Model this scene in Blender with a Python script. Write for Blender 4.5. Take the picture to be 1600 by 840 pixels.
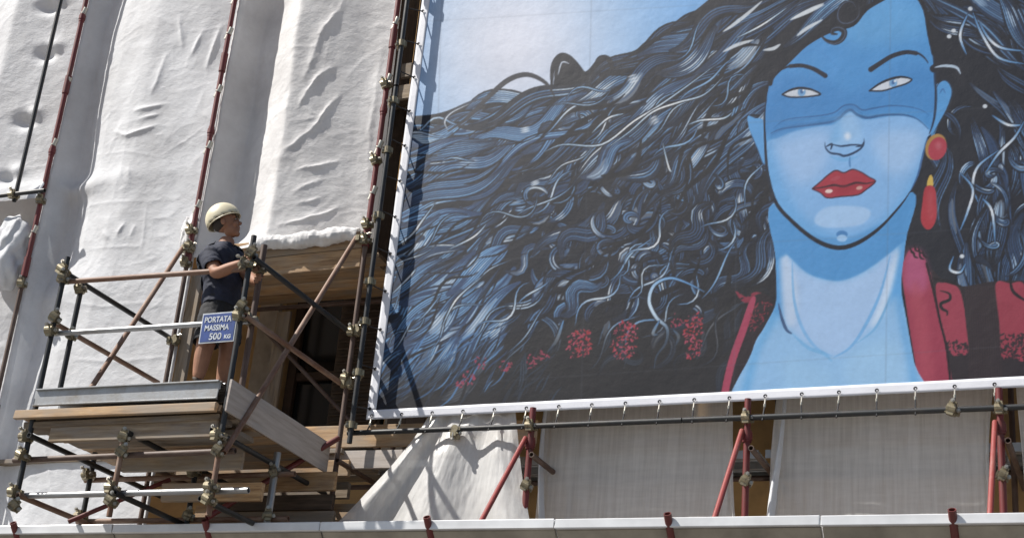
import bpy, bmesh, math, random
import numpy as np
from mathutils import Vector, Matrix, Quaternion

# ------------------------------------------------------------------ camera, sky, sun, exposure
for o in list(bpy.data.objects): bpy.data.objects.remove(o)
scene = bpy.context.scene
COL = scene.collection
CAM = np.array([0.0, -12.0, 1.6])
YAW, PITCH, ROLL = math.radians(-23.898), math.radians(22.866), math.radians(5.315)
FOC = 2426.934 / 1600.0                       # focal length in picture widths
def _basis():
    cy, sy, cp, sp = math.cos(YAW), math.sin(YAW), math.cos(PITCH), math.sin(PITCH)
    cr, sr = math.cos(ROLL), math.sin(ROLL)
    fwd = np.array([sy*cp, cy*cp, sp]); right = np.array([cy, -sy, 0.0]); up = np.cross(right, fwd)
    return cr*right + sr*up, -sr*right + cr*up, fwd
CR, CU, CF = _basis()
cam_d = bpy.data.cameras.new('camera'); cam = bpy.data.objects.new('camera', cam_d); COL.objects.link(cam)
cam_d.sensor_width = 36.0; cam_d.lens = 36.0*FOC; cam_d.clip_end = 2000; cam_d.clip_start = 0.1
M = Matrix.Identity(4)
for i in range(3):
    M[i][0], M[i][1], M[i][2], M[i][3] = CR[i], CU[i], -CF[i], CAM[i]
cam.matrix_world = M
scene.camera = cam
scene.render.resolution_x = 1024; scene.render.resolution_y = 537

SUN_K = 1.75                                   # sideways travel of the light per metre of depth
SUN_EL = math.radians(50.0)
ldir = Vector((SUN_K, 1.0, -math.tan(SUN_EL)*math.hypot(SUN_K, 1.0))).normalized()
w = bpy.data.worlds.new('World'); scene.world = w; w.use_nodes = True
nt = w.node_tree; nt.nodes.clear()
sk = nt.nodes.new('ShaderNodeTexSky'); sk.sky_type = 'NISHITA'; sk.sun_disc = False
sk.sun_elevation = SUN_EL; sk.sun_rotation = math.atan2(-ldir.x, -ldir.y)
sk.dust_density = 1.5; sk.ozone_density = 1.0
bg = nt.nodes.new('ShaderNodeBackground'); bg.inputs['Strength'].default_value = 0.062
wo = nt.nodes.new('ShaderNodeOutputWorld')
nt.links.new(sk.outputs[0], bg.inputs[0]); nt.links.new(bg.outputs[0], wo.inputs[0])
sl = bpy.data.lights.new('sun', 'SUN'); sl.energy = 5.0; sl.angle = math.radians(0.6); sl.color = (1.0, 0.955, 0.89)
so = bpy.data.objects.new('sun', sl); COL.objects.link(so)
so.rotation_euler = ldir.to_track_quat('-Z', 'Y').to_euler()
vs = scene.view_settings
vs.view_transform = 'Standard'; vs.look = 'None'; vs.gamma = 1.0; vs.exposure = 0.52; vs.use_curve_mapping = False

# ------------------------------------------------------------------ helpers
rnd = random.Random(7)
def proj_np(P):
    v = P - CAM; z = v @ CF
    return 800 + 1600*FOC*(v @ CR)/z, 420 - 1600*FOC*(v @ CU)/z
def at(px, py, Y=0.0):
    d = CF + CR*(px-800)/(1600*FOC) - CU*(py-420)/(1600*FOC)
    return Vector(CAM + (Y-CAM[1])/d[1]*d)
def lin(c):
    c = np.asarray(c, float)/255.0
    return np.where(c <= 0.04045, c/12.92, ((c+0.055)/1.055)**2.4)
def L3(r, g, b): return tuple(lin((r, g, b)))+(1.0,)

def tag(o, label=None, cat=None, group=None, kind=None):
    if label: o['label'] = label
    if cat: o['category'] = cat
    if group: o['group'] = group
    if kind: o['kind'] = kind
    return o
def empty(name, loc=(0, 0, 0)):
    o = bpy.data.objects.new(name, None); COL.objects.link(o); o.location = loc; o.empty_display_size = 0.1
    return o
WORLD = {}
I4 = Matrix.Identity(4)
def place(o, mw, parent):
    """put o at world matrix mw, parented without moving it"""
    if parent is not None:
        o.parent = parent
        pw = WORLD.get(parent.name, Matrix.Translation(parent.location))
        o.matrix_parent_inverse = pw.inverted()
    o.matrix_basis = mw
    WORLD[o.name] = mw.copy()
    return o
def obj(name, me, mat=None, parent=None, mw=I4):
    o = bpy.data.objects.new(name, me); COL.objects.link(o)
    if mat: me.materials.append(MATS[mat])
    return place(o, mw, parent)
def mesh(name, verts, faces, smooth=False):
    me = bpy.data.meshes.new(name); me.from_pydata([tuple(v) for v in verts], [], faces); me.update()
    if smooth: me.polygons.foreach_set('use_smooth', [True]*len(me.polygons))
    return me

# ------------------------------------------------------------------ materials
MATS = {}
def newmat(name):
    m = bpy.data.materials.new(name); m.use_nodes = True
    t = m.node_tree; b = t.nodes['Principled BSDF']
    MATS[name] = m
    return m, t, b
def N(t, kind, **kw):
    n = t.nodes.new(kind)
    for k, v in kw.items():
        if k in n.inputs: n.inputs[k].default_value = v
        else: setattr(n, k, v)
    return n
def ramp(t, fac, stops):
    r = t.nodes.new('ShaderNodeValToRGB')
    e = r.color_ramp.elements
    while len(e) < len(stops): e.new(0.5)
    for i, (p, c) in enumerate(stops):
        e[i].position = p; e[i].color = c
    t.links.new(fac, r.inputs[0]); return r
def coords(t, out='Object', scale=(1, 1, 1), jitter=False):
    tc = t.nodes.new('ShaderNodeTexCoord'); mp = t.nodes.new('ShaderNodeMapping')
    mp.inputs['Scale'].default_value = scale
    t.links.new(tc.outputs[out], mp.inputs[0])
    if jitter:
        oi = t.nodes.new('ShaderNodeObjectInfo')
        vm = N(t, 'ShaderNodeVectorMath', operation='MULTIPLY'); vm.inputs[1].default_value = (37, 53, 71)
        cb = t.nodes.new('ShaderNodeCombineXYZ')
        for i in range(3): t.links.new(oi.outputs['Random'], cb.inputs[i])
        t.links.new(cb.outputs[0], vm.inputs[0]); t.links.new(vm.outputs[0], mp.inputs['Location'])
    return mp.outputs[0]
def noise(t, vec, scale, detail=4, rough=0.6):
    n = N(t, 'ShaderNodeTexNoise', Scale=scale, Detail=detail, Roughness=rough)
    t.links.new(vec, n.inputs['Vector']); return n.outputs['Fac']
def bump(t, b, h, strength=0.3, dist=0.01):
    n = N(t, 'ShaderNodeBump', Strength=strength, Distance=dist)
    t.links.new(h, n.inputs['Height']); t.links.new(n.outputs[0], b.inputs['Normal'])

def mat_painted(name, base, worn, rough=0.55, metal=0.0, amount=0.62, scale=9):
    m, t, b = newmat(name)
    v = coords(t, 'Object', (1, 1, 0.35), jitter=True)
    f = noise(t, v, scale, 6, 0.7)
    r = ramp(t, f, [(amount-0.14, base), (amount, tuple(0.6*a+0.4*c for a, c in zip(base, worn))), (amount+0.12, worn)])
    t.links.new(r.outputs[0], b.inputs['Base Color'])
    b.inputs['Roughness'].default_value = rough; b.inputs['Metallic'].default_value = metal
    bump(t, b, noise(t, v, 60, 3), 0.25, 0.004)
    return m
mat_painted('red_paint', (0.14, 0.022, 0.022, 1), (0.10, 0.055, 0.04, 1), 0.5)
mat_painted('bright_red_paint', (0.24, 0.045, 0.04, 1), (0.30, 0.16, 0.13, 1), 0.5, amount=0.66)
mat_painted('dark_tube', (0.018, 0.02, 0.022, 1), (0.09, 0.07, 0.055, 1), 0.5, amount=0.66)
mat_painted('rusty_tube', (0.17, 0.085, 0.05, 1), (0.30, 0.22, 0.17, 1), 0.6, amount=0.55)
mat_painted('brown_rust_tube', (0.085, 0.05, 0.037, 1), (0.2, 0.15, 0.12, 1), 0.6, amount=0.6)
mat_painted('galvanised', (0.36, 0.37, 0.38, 1), (0.22, 0.20, 0.18, 1), 0.42, metal=0.75, amount=0.6)
mat_painted('zinc_clamp', (0.30, 0.26, 0.17, 1), (0.08, 0.06, 0.045, 1), 0.45, metal=0.5, amount=0.56, scale=22)
mat_painted('steel_bolt', (0.45, 0.43, 0.38, 1), (0.2, 0.15, 0.1, 1), 0.4, metal=0.7, scale=40)
mat_painted('deck_steel', (0.36, 0.37, 0.38, 1), (0.24, 0.21, 0.17, 1), 0.45, metal=0.5, amount=0.56, scale=4)

def mat_wood(name, a, b_, c, grey):
    m, t, b = newmat(name)
    v = coords(t, 'Object', (1.2, 14, 14), jitter=True)
    v2 = coords(t, 'Object', (1.0, 3, 3), jitter=True)
    g = noise(t, v, 2.2, 6, 0.65)
    r = ramp(t, g, [(0.28, a), (0.5, b_), (0.7, c)])
    st = ramp(t, noise(t, v2, 1.4, 5, 0.6), [(0.42, (0, 0, 0, 1)), (0.64, (1, 1, 1, 1))])
    mx = N(t, 'ShaderNodeMix', data_type='RGBA')
    t.links.new(st.outputs[0], mx.inputs[0]); t.links.new(r.outputs[0], mx.inputs[6]); mx.inputs[7].default_value = grey
    oi = t.nodes.new('ShaderNodeObjectInfo')
    hv = N(t, 'ShaderNodeHueSaturation', Saturation=0.95)
    mr = N(t, 'ShaderNodeMapRange'); mr.inputs[3].default_value = 0.7; mr.inputs[4].default_value = 1.25
    t.links.new(oi.outputs['Random'], mr.inputs[0]); t.links.new(mr.outputs[0], hv.inputs['Value'])
    t.links.new(mx.outputs[2], hv.inputs['Color']); t.links.new(hv.outputs[0], b.inputs['Base Color'])
    b.inputs['Roughness'].default_value = 0.8
    bump(t, b, g, 0.4, 0.006)
    return m
mat_wood('plank_wood', (0.15, 0.075, 0.03, 1), (0.40, 0.24, 0.11, 1), (0.52, 0.35, 0.19, 1), (0.30, 0.24, 0.18, 1))
mat_wood('old_wood', (0.12, 0.08, 0.05, 1), (0.25, 0.18, 0.11, 1), (0.36, 0.28, 0.19, 1), (0.25, 0.22, 0.19, 1))
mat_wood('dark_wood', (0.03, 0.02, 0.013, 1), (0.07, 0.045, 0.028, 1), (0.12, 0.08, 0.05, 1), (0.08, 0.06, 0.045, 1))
mat_wood('plywood', (0.36, 0.30, 0.25, 1), (0.46, 0.40, 0.35, 1), (0.54, 0.48, 0.43, 1), (0.40, 0.37, 0.35, 1))

def mat_tarp(name, base, dirt, transl=0.12):
    m, t, b = newmat(name)
    v = coords(t, 'Object', (1, 1, 1))
    n1 = noise(t, v, 1.3, 6, 0.65)
    r = ramp(t, n1, [(0.30, dirt), (0.62, base)])
    t.links.new(r.outputs[0], b.inputs['Base Color'])
    b.inputs['Roughness'].default_value = 0.75; b.inputs['Specular IOR Level'].default_value = 0.25
    v3 = coords(t, 'Object', (1.0, 1.0, 1.6))
    h1 = noise(t, v3, 9, 8, 0.72); h2 = noise(t, v, 55, 3, 0.6)
    mm = N(t, 'ShaderNodeMath', operation='MULTIPLY_ADD'); mm.inputs[1].default_value = 0.18
    t.links.new(h2, mm.inputs[0]); t.links.new(h1, mm.inputs[2])
    bump(t, b, mm.outputs[0], 0.32, 0.03)
    tr = N(t, 'ShaderNodeBsdfTranslucent'); t.links.new(r.outputs[0], tr.inputs[0])
    mx = N(t, 'ShaderNodeMixShader'); mx.inputs[0].default_value = transl
    out = t.nodes['Material Output']
    t.links.new(b.outputs[0], mx.inputs[1]); t.links.new(tr.outputs[0], mx.inputs[2]); t.links.new(mx.outputs[0], out.inputs[0])
    return m
mat_tarp('tarp_white', (0.71, 0.725, 0.75, 1), (0.54, 0.545, 0.56, 1))
mat_tarp('tarp_cream', (0.75, 0.745, 0.745, 1), (0.56, 0.55, 0.55, 1))

def mat_film(name, opac_lo, opac_hi, tint):
    m, t, b = newmat(name)
    v = coords(t, 'Object', (1, 1, 0.05)); vh = coords(t, 'Object', (0.12, 1, 1))
    a = noise(t, v, 30, 4, 0.6); c = noise(t, vh, 26, 3, 0.6); d = noise(t, coords(t, 'Object', (1, 1, 0.5)), 1.6, 3)
    s = N(t, 'ShaderNodeMath', operation='MULTIPLY_ADD'); s.inputs[1].default_value = 0.45
    t.links.new(c, s.inputs[0]); t.links.new(a, s.inputs[2])
    s2 = N(t, 'ShaderNodeMath', operation='MULTIPLY_ADD'); s2.inputs[1].default_value = 0.6
    t.links.new(d, s2.inputs[0]); t.links.new(s.outputs[0], s2.inputs[2])
    mr = N(t, 'ShaderNodeMapRange'); mr.inputs[1].default_value = 0.6; mr.inputs[2].default_value = 1.4
    mr.inputs[3].default_value = opac_lo; mr.inputs[4].default_value = opac_hi
    t.links.new(s2.outputs[0], mr.inputs[0])
    b.inputs['Base Color'].default_value = tint; b.inputs['Roughness'].default_value = 0.35
    bump(t, b, noise(t, coords(t, 'Object', (1, 1, 0.25)), 14, 5), 0.25, 0.02)
    tl = N(t, 'ShaderNodeBsdfTranslucent'); tl.inputs[0].default_value = tint
    m1 = N(t, 'ShaderNodeMixShader'); m1.inputs[0].default_value = 0.35
    t.links.new(b.outputs[0], m1.inputs[1]); t.links.new(tl.outputs[0], m1.inputs[2])
    tp = N(t, 'ShaderNodeBsdfTransparent'); m2 = N(t, 'ShaderNodeMixShader')
    t.links.new(mr.outputs[0], m2.inputs[0]); t.links.new(tp.outputs[0], m2.inputs[1]); t.links.new(m1.outputs[0], m2.inputs[2])
    t.links.new(m2.outputs[0], t.nodes['Material Output'].inputs[0])
    return m
mat_film('plastic_film', 0.55, 0.92, (0.91, 0.90, 0.88, 1))
mat_film('thick_film', 0.72, 0.98, (0.86, 0.86, 0.85, 1))

def mat_plain(name, col, rough=0.6, metal=0.0, var=0.0, sc=6, bs=0.0):
    m, t, b = newmat(name)
    b.inputs['Roughness'].default_value = rough; b.inputs['Metallic'].default_value = metal
    v = coords(t, 'Object', jitter=True)
    if var:
        r = ramp(t, noise(t, v, sc, 5), [(0.3, tuple(c*(1-var) for c in col[:3])+(1,)), (0.7, tuple(min(1, c*(1+var)) for c in col[:3])+(1,))])
        t.links.new(r.outputs[0], b.inputs['Base Color'])
    else: b.inputs['Base Color'].default_value = col
    if bs: bump(t, b, noise(t, v, sc*8, 4), bs, 0.01)
    return m
mat_plain('ochre_plaster', (0.42, 0.26, 0.11, 1), 0.9, 0, 0.35, 1.8, 0.3)
mat_plain('brown_frame', (0.06, 0.035, 0.022, 1), 0.6, 0, 0.3, 8)
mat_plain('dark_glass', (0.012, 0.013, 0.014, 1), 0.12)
mat_plain('shutter_brown', (0.075, 0.05, 0.032, 1), 0.7, 0, 0.3, 8)
mat_plain('stone_trim', (0.36, 0.30, 0.23, 1), 0.85, 0, 0.25, 5, 0.3)
mat_plain('white_vinyl', (0.72, 0.73, 0.78, 1), 0.4, 0, 0.05, 4, 0.1)
mat_plain('cord_black', (0.02, 0.02, 0.022, 1), 0.7)
mat_plain('hook_steel', (0.5, 0.48, 0.42, 1), 0.4, 0.6)
mat_plain('eyelet_dark', (0.05, 0.05, 0.055, 1), 0.4, 0.6)
mat_plain('skin', (0.30, 0.145, 0.085, 1), 0.65, 0, 0.18, 9)
mat_plain('navy_shirt', (0.018, 0.022, 0.04, 1), 0.85, 0, 0.3, 12, 0.3)
mat_plain('vest_dark', (0.035, 0.042, 0.052, 1), 0.8, 0, 0.4, 6, 0.3)
mat_plain('grey_panel', (0.28, 0.30, 0.32, 1), 0.7, 0, 0.2, 6, 0.3)
mat_plain('dark_shorts', (0.022, 0.022, 0.024, 1), 0.85, 0, 0.3, 10, 0.3)
mat_plain('cream_helmet', (0.66, 0.60, 0.43, 1), 0.42, 0, 0.08, 8)
mat_plain('eye_white', (0.3, 0.28, 0.26, 1), 0.3)
mat_plain('dark_hair', (0.045, 0.036, 0.03, 1), 0.8)
mat_plain('boot', (0.05, 0.035, 0.022, 1), 0.7, 0, 0.3, 10)
mat_plain('sign_blue', (0.012, 0.045, 0.20, 1), 0.45, 0, 0.35, 9)
mat_plain('sign_white', (0.50, 0.54, 0.58, 1), 0.5, 0, 0.25, 14)
mat_plain('orange_cloth', (0.35, 0.07, 0.03, 1), 0.8)
mat_plain('fan_panel', (0.30, 0.27, 0.22, 1), 0.75, 0, 0.35, 2.2, 0.3)
mat_plain('fan_edge', (0.70, 0.71, 0.72, 1), 0.4, 0.2, 0.12, 3)
mat_plain('fan_bounce_sheet', (0.72, 0.72, 0.71, 1), 0.6, 0, 0.12, 3)  # bright white of the added reflector sheet on the fan
mat_plain('paving', (0.17, 0.165, 0.16, 1), 0.85, 0, 0.2, 1.2, 0.3)

# ------------------------------------------------------------------ shape builders
_tube_cache = {}
def frame_from(p, q, up=Vector((0, 0, 1))):
    d = (Vector(q)-Vector(p)); l = d.length; d.normalize()
    if abs(d.dot(up)) > 0.95: up = Vector((0, 1, 0))
    s = up.cross(d).normalized(); u = d.cross(s)
    return d, s, u, l
def tube(name, p, q, r, mat, parent, sides=14, wall=0.006):
    """hollow scaffold tube from p to q, its own local frame with z along the tube"""
    p = Vector(p); q = Vector(q); d, s, u, l = frame_from(p, q)
    vs, fs = [], []
    zs = [(0.0, r-wall), (0.0, r), (l, r), (l, r-wall)]
    zs = [(0.08, r-wall)] + zs + [(l-0.08, r-wall)]
    for z, rr in zs:
        for k in range(sides):
            a = 2*math.pi*k/sides; vs.append((rr*math.cos(a), rr*math.sin(a), z))
    for i in range(len(zs)-1):
        for k in range(sides):
            a, b_ = i*sides+k, i*sides+(k+1) % sides
            fs.append((a, b_, b_+sides, a+sides))
    fs.append(tuple(range(sides))); fs.append(tuple(range((len(zs)-1)*sides, len(zs)*sides))[::-1])
    me = mesh(name, vs, fs)
    for pl in me.polygons: pl.use_smooth = len(pl.vertices) == 4
    try: me.set_sharp_from_angle(angle=math.radians(50))
    except Exception: pass
    me.materials.append(MATS[mat])
    o = bpy.data.objects.new(name, me); COL.objects.link(o)
    mw = Matrix((( s.x, u.x, d.x, p.x), (s.y, u.y, d.y, p.y), (s.z, u.z, d.z, p.z), (0, 0, 0, 1)))
    place(o, mw, parent)
    return o
def bevel_box_mesh(name, lx, ly, lz, bev=0.004, seed=0, warp=0.0):
    bm = bmesh.new(); bmesh.ops.create_cube(bm, size=1.0)
    for v in bm.verts: v.co = Vector((v.co.x*lx, v.co.y*ly, v.co.z*lz))
    if bev: bmesh.ops.bevel(bm, geom=list(bm.edges), offset=min(bev, 0.4*min(lx, ly, lz)), segments=1, affect='EDGES')
    if warp:
        rr = random.Random(seed)
        for v in bm.verts:
            v.co += Vector((rr.uniform(-1, 1)*warp*2, rr.uniform(-1, 1)*warp*0.4, rr.uniform(-1, 1)*warp*0.4))
    me = bpy.data.meshes.new(name); bm.to_mesh(me); bm.free(); return me
def board(name, p, q, width, thick, mat, parent, up=(0, 0, 1), bev=0.004, warp=0.003):
    """plank from p to q (centre line); local x along it, y its width, z its thickness"""
    p = Vector(p); q = Vector(q); d = (q-p); l = d.length; d.normalize()
    u = Vector(up); u = (u - d*u.dot(d)).normalized(); s = u.cross(d)
    me = bevel_box_mesh(name, l, width, thick, bev, rnd.random(), warp); me.materials.append(MATS[mat])
    o = bpy.data.objects.new(name, me); COL.objects.link(o)
    c = (p+q)/2
    mw = Matrix(((d.x, s.x, u.x, c.x), (d.y, s.y, u.y, c.y), (d.z, s.z, u.z, c.z), (0, 0, 0, 1)))
    return place(o, mw, parent)

def add_cyl(bm, p, q, r0, r1=None, n=10, cap=True):
    p = Vector(p); q = Vector(q); d, s, u, l = frame_from(p, q); r1 = r0 if r1 is None else r1
    A = [bm.verts.new(p+(s*math.cos(2*math.pi*k/n)+u*math.sin(2*math.pi*k/n))*r0) for k in range(n)]
    B = [bm.verts.new(q+(s*math.cos(2*math.pi*k/n)+u*math.sin(2*math.pi*k/n))*r1) for k in range(n)]
    for k in range(n): bm.faces.new((A[k], A[(k+1) % n], B[(k+1) % n], B[k]))
    if cap: bm.faces.new(A[::-1]); bm.faces.new(B)
def add_box(bm, c, size, rot=None):
    mt = Matrix.Translation(Vector(c)) @ (rot.to_matrix().to_4x4() if rot else Matrix.Identity(4)) @ Matrix.Diagonal((*size, 1))
    bmesh.ops.create_cube(bm, size=1.0, matrix=mt)
# one right-angle coupler: a jaw round the z tube (at origin), a jaw round a tube along x offset -y
def coupler_mesh():
    bm = bmesh.new(); R = 0.034
    add_cyl(bm, (0, 0, -0.032), (0, 0, 0.032), R, n=12)
    add_box(bm, (0.040, 0.0, 0), (0.026, 0.030, 0.056)); add_box(bm, (-0.038, -0.006, 0), (0.022, 0.034, 0.05))
    add_cyl(bm, (-0.032, -0.055, 0), (0.032, -0.055, 0), R, n=12)
    add_box(bm, (0, -0.027, 0), (0.06, 0.03, 0.058)); add_box(bm, (0, -0.056, 0.040), (0.054, 0.03, 0.024)); add_box(bm, (0, -0.058, -0.038), (0.05, 0.034, 0.02))
    me = bpy.data.meshes.new('coupler'); bm.to_mesh(me); bm.free(); me.materials.append(MATS['zinc_clamp']); return me
def bolt_mesh():
    bm = bmesh.new()
    add_cyl(bm, (0, 0.02, 0), (0, -0.055, 0), 0.008, n=8); add_cyl(bm, (0, -0.03, 0), (0, -0.046, 0), 0.016, n=6)
    me = bpy.data.meshes.new('bolt'); bm.to_mesh(me); bm.free(); me.materials.append(MATS['steel_bolt']); return me
CM, BM = coupler_mesh(), bolt_mesh()
def coupler(p, parent, rot=(0, 0, 0), sc=1.25):
    sc *= 0.82
    """rot: euler turning the jaws; default z tube + x tube in front (-y)"""
    R = (Matrix.Rotation(rot[2], 4, 'Z') @ Matrix.Rotation(rot[1], 4, 'Y') @ Matrix.Rotation(rot[0], 4, 'X'))
    mw = Matrix.Translation(Vector(p)) @ R @ Matrix.Scale(sc, 4)
    o = bpy.data.objects.new('coupler', CM); COL.objects.link(o); place(o, mw, parent)
    for off, ax in (((0.046, 0.0, 0.0), 0), ((0.0, -0.062, 0.048), 1)):
        b = bpy.data.objects.new('bolt', BM); COL.objects.link(b)
        bw = mw @ Matrix.Translation(Vector(off)) @ Matrix.Rotation(rnd.uniform(-.15, .15), 4, 'X')
        b.parent = o; b.matrix_parent_inverse = mw.inverted(); b.matrix_basis = bw
    return o

def grid_mesh(name, P, smooth=True, uv=False):
    """P: (nv, nu, 3) numpy array of points"""
    nv, nu = P.shape[:2]
    me = bpy.data.meshes.new(name)
    me.vertices.add(nv*nu); me.vertices.foreach_set('co', P.reshape(-1).astype(np.float32))
    i = np.arange(nv-1)[:, None]*nu + np.arange(nu-1)[None]
    F = np.stack([i, i+1, i+nu+1, i+nu], -1).reshape(-1)
    nf = (nv-1)*(nu-1)
    me.loops.add(nf*4); me.loops.foreach_set('vertex_index', F.astype(np.int32))
    me.polygons.add(nf); me.polygons.foreach_set('loop_start', (np.arange(nf)*4).astype(np.int32))
    me.polygons.foreach_set('loop_total', np.full(nf, 4, np.int32))
    if smooth: me.polygons.foreach_set('use_smooth', np.ones(nf, bool))
    me.update(calc_edges=True); me.validate()
    return me
def sstep(a, b, x):
    t = np.clip((x-a)/(b-a), 0, 1); return t*t*(3-2*t)
_g = np.random.default_rng(11)
_lat = _g.random((64, 64))
def vnoise(x, y):
    xi = np.floor(x).astype(int); yi = np.floor(y).astype(int); fx = x-xi; fy = y-yi
    fx = fx*fx*(3-2*fx); fy = fy*fy*(3-2*fy)
    g = lambda a, b: _lat[a % 64, b % 64]
    return (g(xi, yi)*(1-fx)+g(xi+1, yi)*fx)*(1-fy)+(g(xi, yi+1)*(1-fx)+g(xi+1, yi+1)*fx)*fy
def fbm(x, y, o=4):
    s = 0; a = 1; t = 0
    for k in range(o):
        s = s+a*vnoise(x*2**k+17*k, y*2**k+31*k); t += a; a *= 0.55
    return s/t-0.5

# ------------------------------------------------------------------ ground and building
bm = bmesh.new(); bmesh.ops.create_grid(bm, x_segments=8, y_segments=8, size=600); me = bpy.data.meshes.new('ground'); bm.to_mesh(me); bm.free()
tag(obj('ground', me, 'paving'), kind='structure', label='pale stone paving of the street below')

STD = [-12.9, -10.86, -8.83, -6.82, -4.95, -3.05, -1.07, 0.93]
bld = tag(empty('building', (-5, 1.75, 0)), 'ochre plastered building facade behind the scaffold and sheeting', 'building')
WX0, WX1, WZ0, WZ1 = -8.62, -7.25, 5.75, 8.35
bm = bmesh.new()
for (x0, x1, z0, z1) in ((-16, WX0, 0, 15), (WX1, 4, 0, 15), (WX0, WX1, 0, WZ0), (WX0, WX1, WZ1, 15)):
    add_box(bm, ((x0+x1)/2, 1.75, (z0+z1)/2), (x1-x0, 0.5, z1-z0))
me = bpy.data.meshes.new('wall'); bm.to_mesh(me); bm.free(); obj('wall', me, 'ochre_plaster', bld)
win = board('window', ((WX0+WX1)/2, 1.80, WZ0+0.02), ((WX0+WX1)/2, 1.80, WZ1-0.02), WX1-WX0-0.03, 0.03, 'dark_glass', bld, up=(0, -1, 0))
for x in (WX0+0.06, (WX0+WX1)/2, WX1-0.06):
    board('window_frame', (x, 1.74, WZ0+0.03), (x, 1.74, WZ1-0.03), 0.10, 0.07, 'brown_frame', win, up=(0, -1, 0))
for z in (WZ0+0.07, WZ1-0.07, WZ0+1.1):
    board('window_frame', (WX0+0.12, 1.745, z), (WX1-0.12, 1.745, z), 0.09, 0.06, 'brown_frame', win, up=(0, -1, 0))
for x0, x1 in ((WX0-0.30, WX0-0.02), (WX1+0.02, WX1+0.30)):
    board('window_trim', ((x0+x1)/2, 1.47, WZ0-0.1), ((x0+x1)/2, 1.47, WZ1+0.1), x1-x0-0.04, 0.07, 'stone_trim', win, up=(0, -1, 0))
sh = board('shutter', (WX1-0.42, 1.62, WZ0+0.05), (WX1-0.42, 1.62, WZ1-0.05), 0.62, 0.03, 'shutter_brown', bld, up=(0, -1, 0))
for k in range(30):
    z = WZ0+0.12+k*0.082
    board('slat', (WX1-0.70, 1.59, z), (WX1-0.14, 1.59, z), 0.055, 0.014, 'shutter_brown', sh, up=(0, -0.7, 0.7), bev=0)
for z in (4.75,):
    board('cornice', (-15, 1.44, z), (3.9, 1.44, z), 0.30, 0.11, 'stone_trim', bld, up=(0, -1, 0))

# ------------------------------------------------------------------ main scaffold
scf = tag(empty('facade_scaffold', (-5, 0, 0)), 'tube and clamp scaffold with red and dark poles along the whole facade', 'scaffold')
YO, YI, R = -0.10, 0.95, 0.0245
for i, x in enumerate(STD):
    if i in (1, 2, 3):                                    # tall red uprights in spliced lengths
        for z0, z1, m in ((0.0, 3.9, 'red_paint'), (3.9, 7.55, 'brown_rust_tube'), (7.55, 9.75, 'red_paint'), (9.75, 13.0, 'red_paint')):
            tube('standard', (x, YO, z0+0.004), (x, YO, z1-0.004), R*(1.0 if m == 'brown_rust_tube' else 1.12), m, scf)
        for z in (3.9, 7.55, 9.75): tube('tube_sleeve', (x, YO, z-0.11), (x, YO, z+0.11), R*1.5, 'red_paint', scf)
        for z in (8.9, 10.6):                             # welded pin collars on the red uprights
            tube('pin_collar', (x, YO, z), (x, YO, z+0.05), R*1.55, 'red_paint', scf)
    else:
        tube('standard', (x, YO, 0.0), (x, YO, 5.75 if i > 3 else 13.0), R*1.15, 'red_paint', scf)
    tube('standard', (x, YI, 0.0), (x, YI, 13.0), R, 'brown_rust_tube', scf)
# level couplers and ledgers
for z in (3.5, 5.40, 7.36, 9.32, 11.3):
    for a, b_ in zip(STD[:-1], STD[1:]):
        if z < 6 or a < -5.5:
            tube('ledger', (a-0.12, YI+0.06, z), (b_+0.12, YI+0.06, z-0.0), R, 'brown_rust_tube', scf)
            if z < 5: tube('ledger', (a-0.10, YO+0.065, z-0.04), (b_+0.10, YO+0.065, z-0.04), R, 'dark_tube', scf)
    for x in STD:
        if z < 6 or x < -4: tube('transom', (x+0.06, (YO-0.1 if z < 6 else 0.42), z-0.10), (x+0.06, YI+0.2, z-0.10), R, 'brown_rust_tube', scf)
# dark frame tubes that carry the big print
PX, PZ, PY = -6.65, 5.575, -0.215
tube('print_frame_upright', (PX, PY, 5.45), (PX, PY, 9.1), 0.024, 'dark_tube', scf)
tube('print_frame_upright', (PX, PY, 9.12), (PX, PY, 12.9), 0.024, 'dark_tube', scf)
tube('print_frame_rail', (PX-0.08, -0.125, PZ), (-3.6, -0.125, PZ+0.005), 0.024, 'dark_tube', scf)
tube('print_frame_rail', (-3.59, -0.125, PZ+0.005), (1.0, -0.125, PZ+0.015), 0.024, 'dark_tube', scf)
for z in (5.62, 6.12, 6.62, 7.02, 7.7, 8.4, 8.95, 9.6, 10.4):
    coupler((PX, PY, z), scf, rot=(0, 0, math.radians(rnd.choice((205, 215, 225)))))
for z in (6.10, 6.56, 7.5, 7.66, 8.35, 9.2):
    coupler((STD[3], YO, z), scf, rot=(0, rnd.uniform(-.3, .3), 0))
for x in STD[4:]:
    coupler((x, YO, PZ), scf); coupler((x, YO, 5.05), scf, rot=(0, 0.4, 0.2))
coupler((-5.66, -0.12, PZ), scf, rot=(1.57, 0, 0)); coupler((-1.42, -0.12, PZ), scf, rot=(0, .3, 0), sc=1.35)
for z in (7.35, 8.32, 6.0, 4.6):
    coupler((STD[1], YO, z), scf, rot=(0, 0, 0.4)); 
for z in (7.42, 7.60, 7.78): coupler((STD[2], YO, z), scf, rot=(0, rnd.uniform(-.3, .3), rnd.uniform(-.4, .4)))
# left bay: short dark upright and horizontal pipe at the foot of the sheet
tube('standard', (-11.17, -0.16, 8.32), (-11.17, -0.16, 12.6), 0.024, 'dark_tube', scf)
tube('ledger', (-13.0, -0.20, 8.37), (-10.75, -0.20, 8.39), 0.024, 'dark_tube', scf)
coupler((-11.17, -0.16, 8.38), scf)
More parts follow.
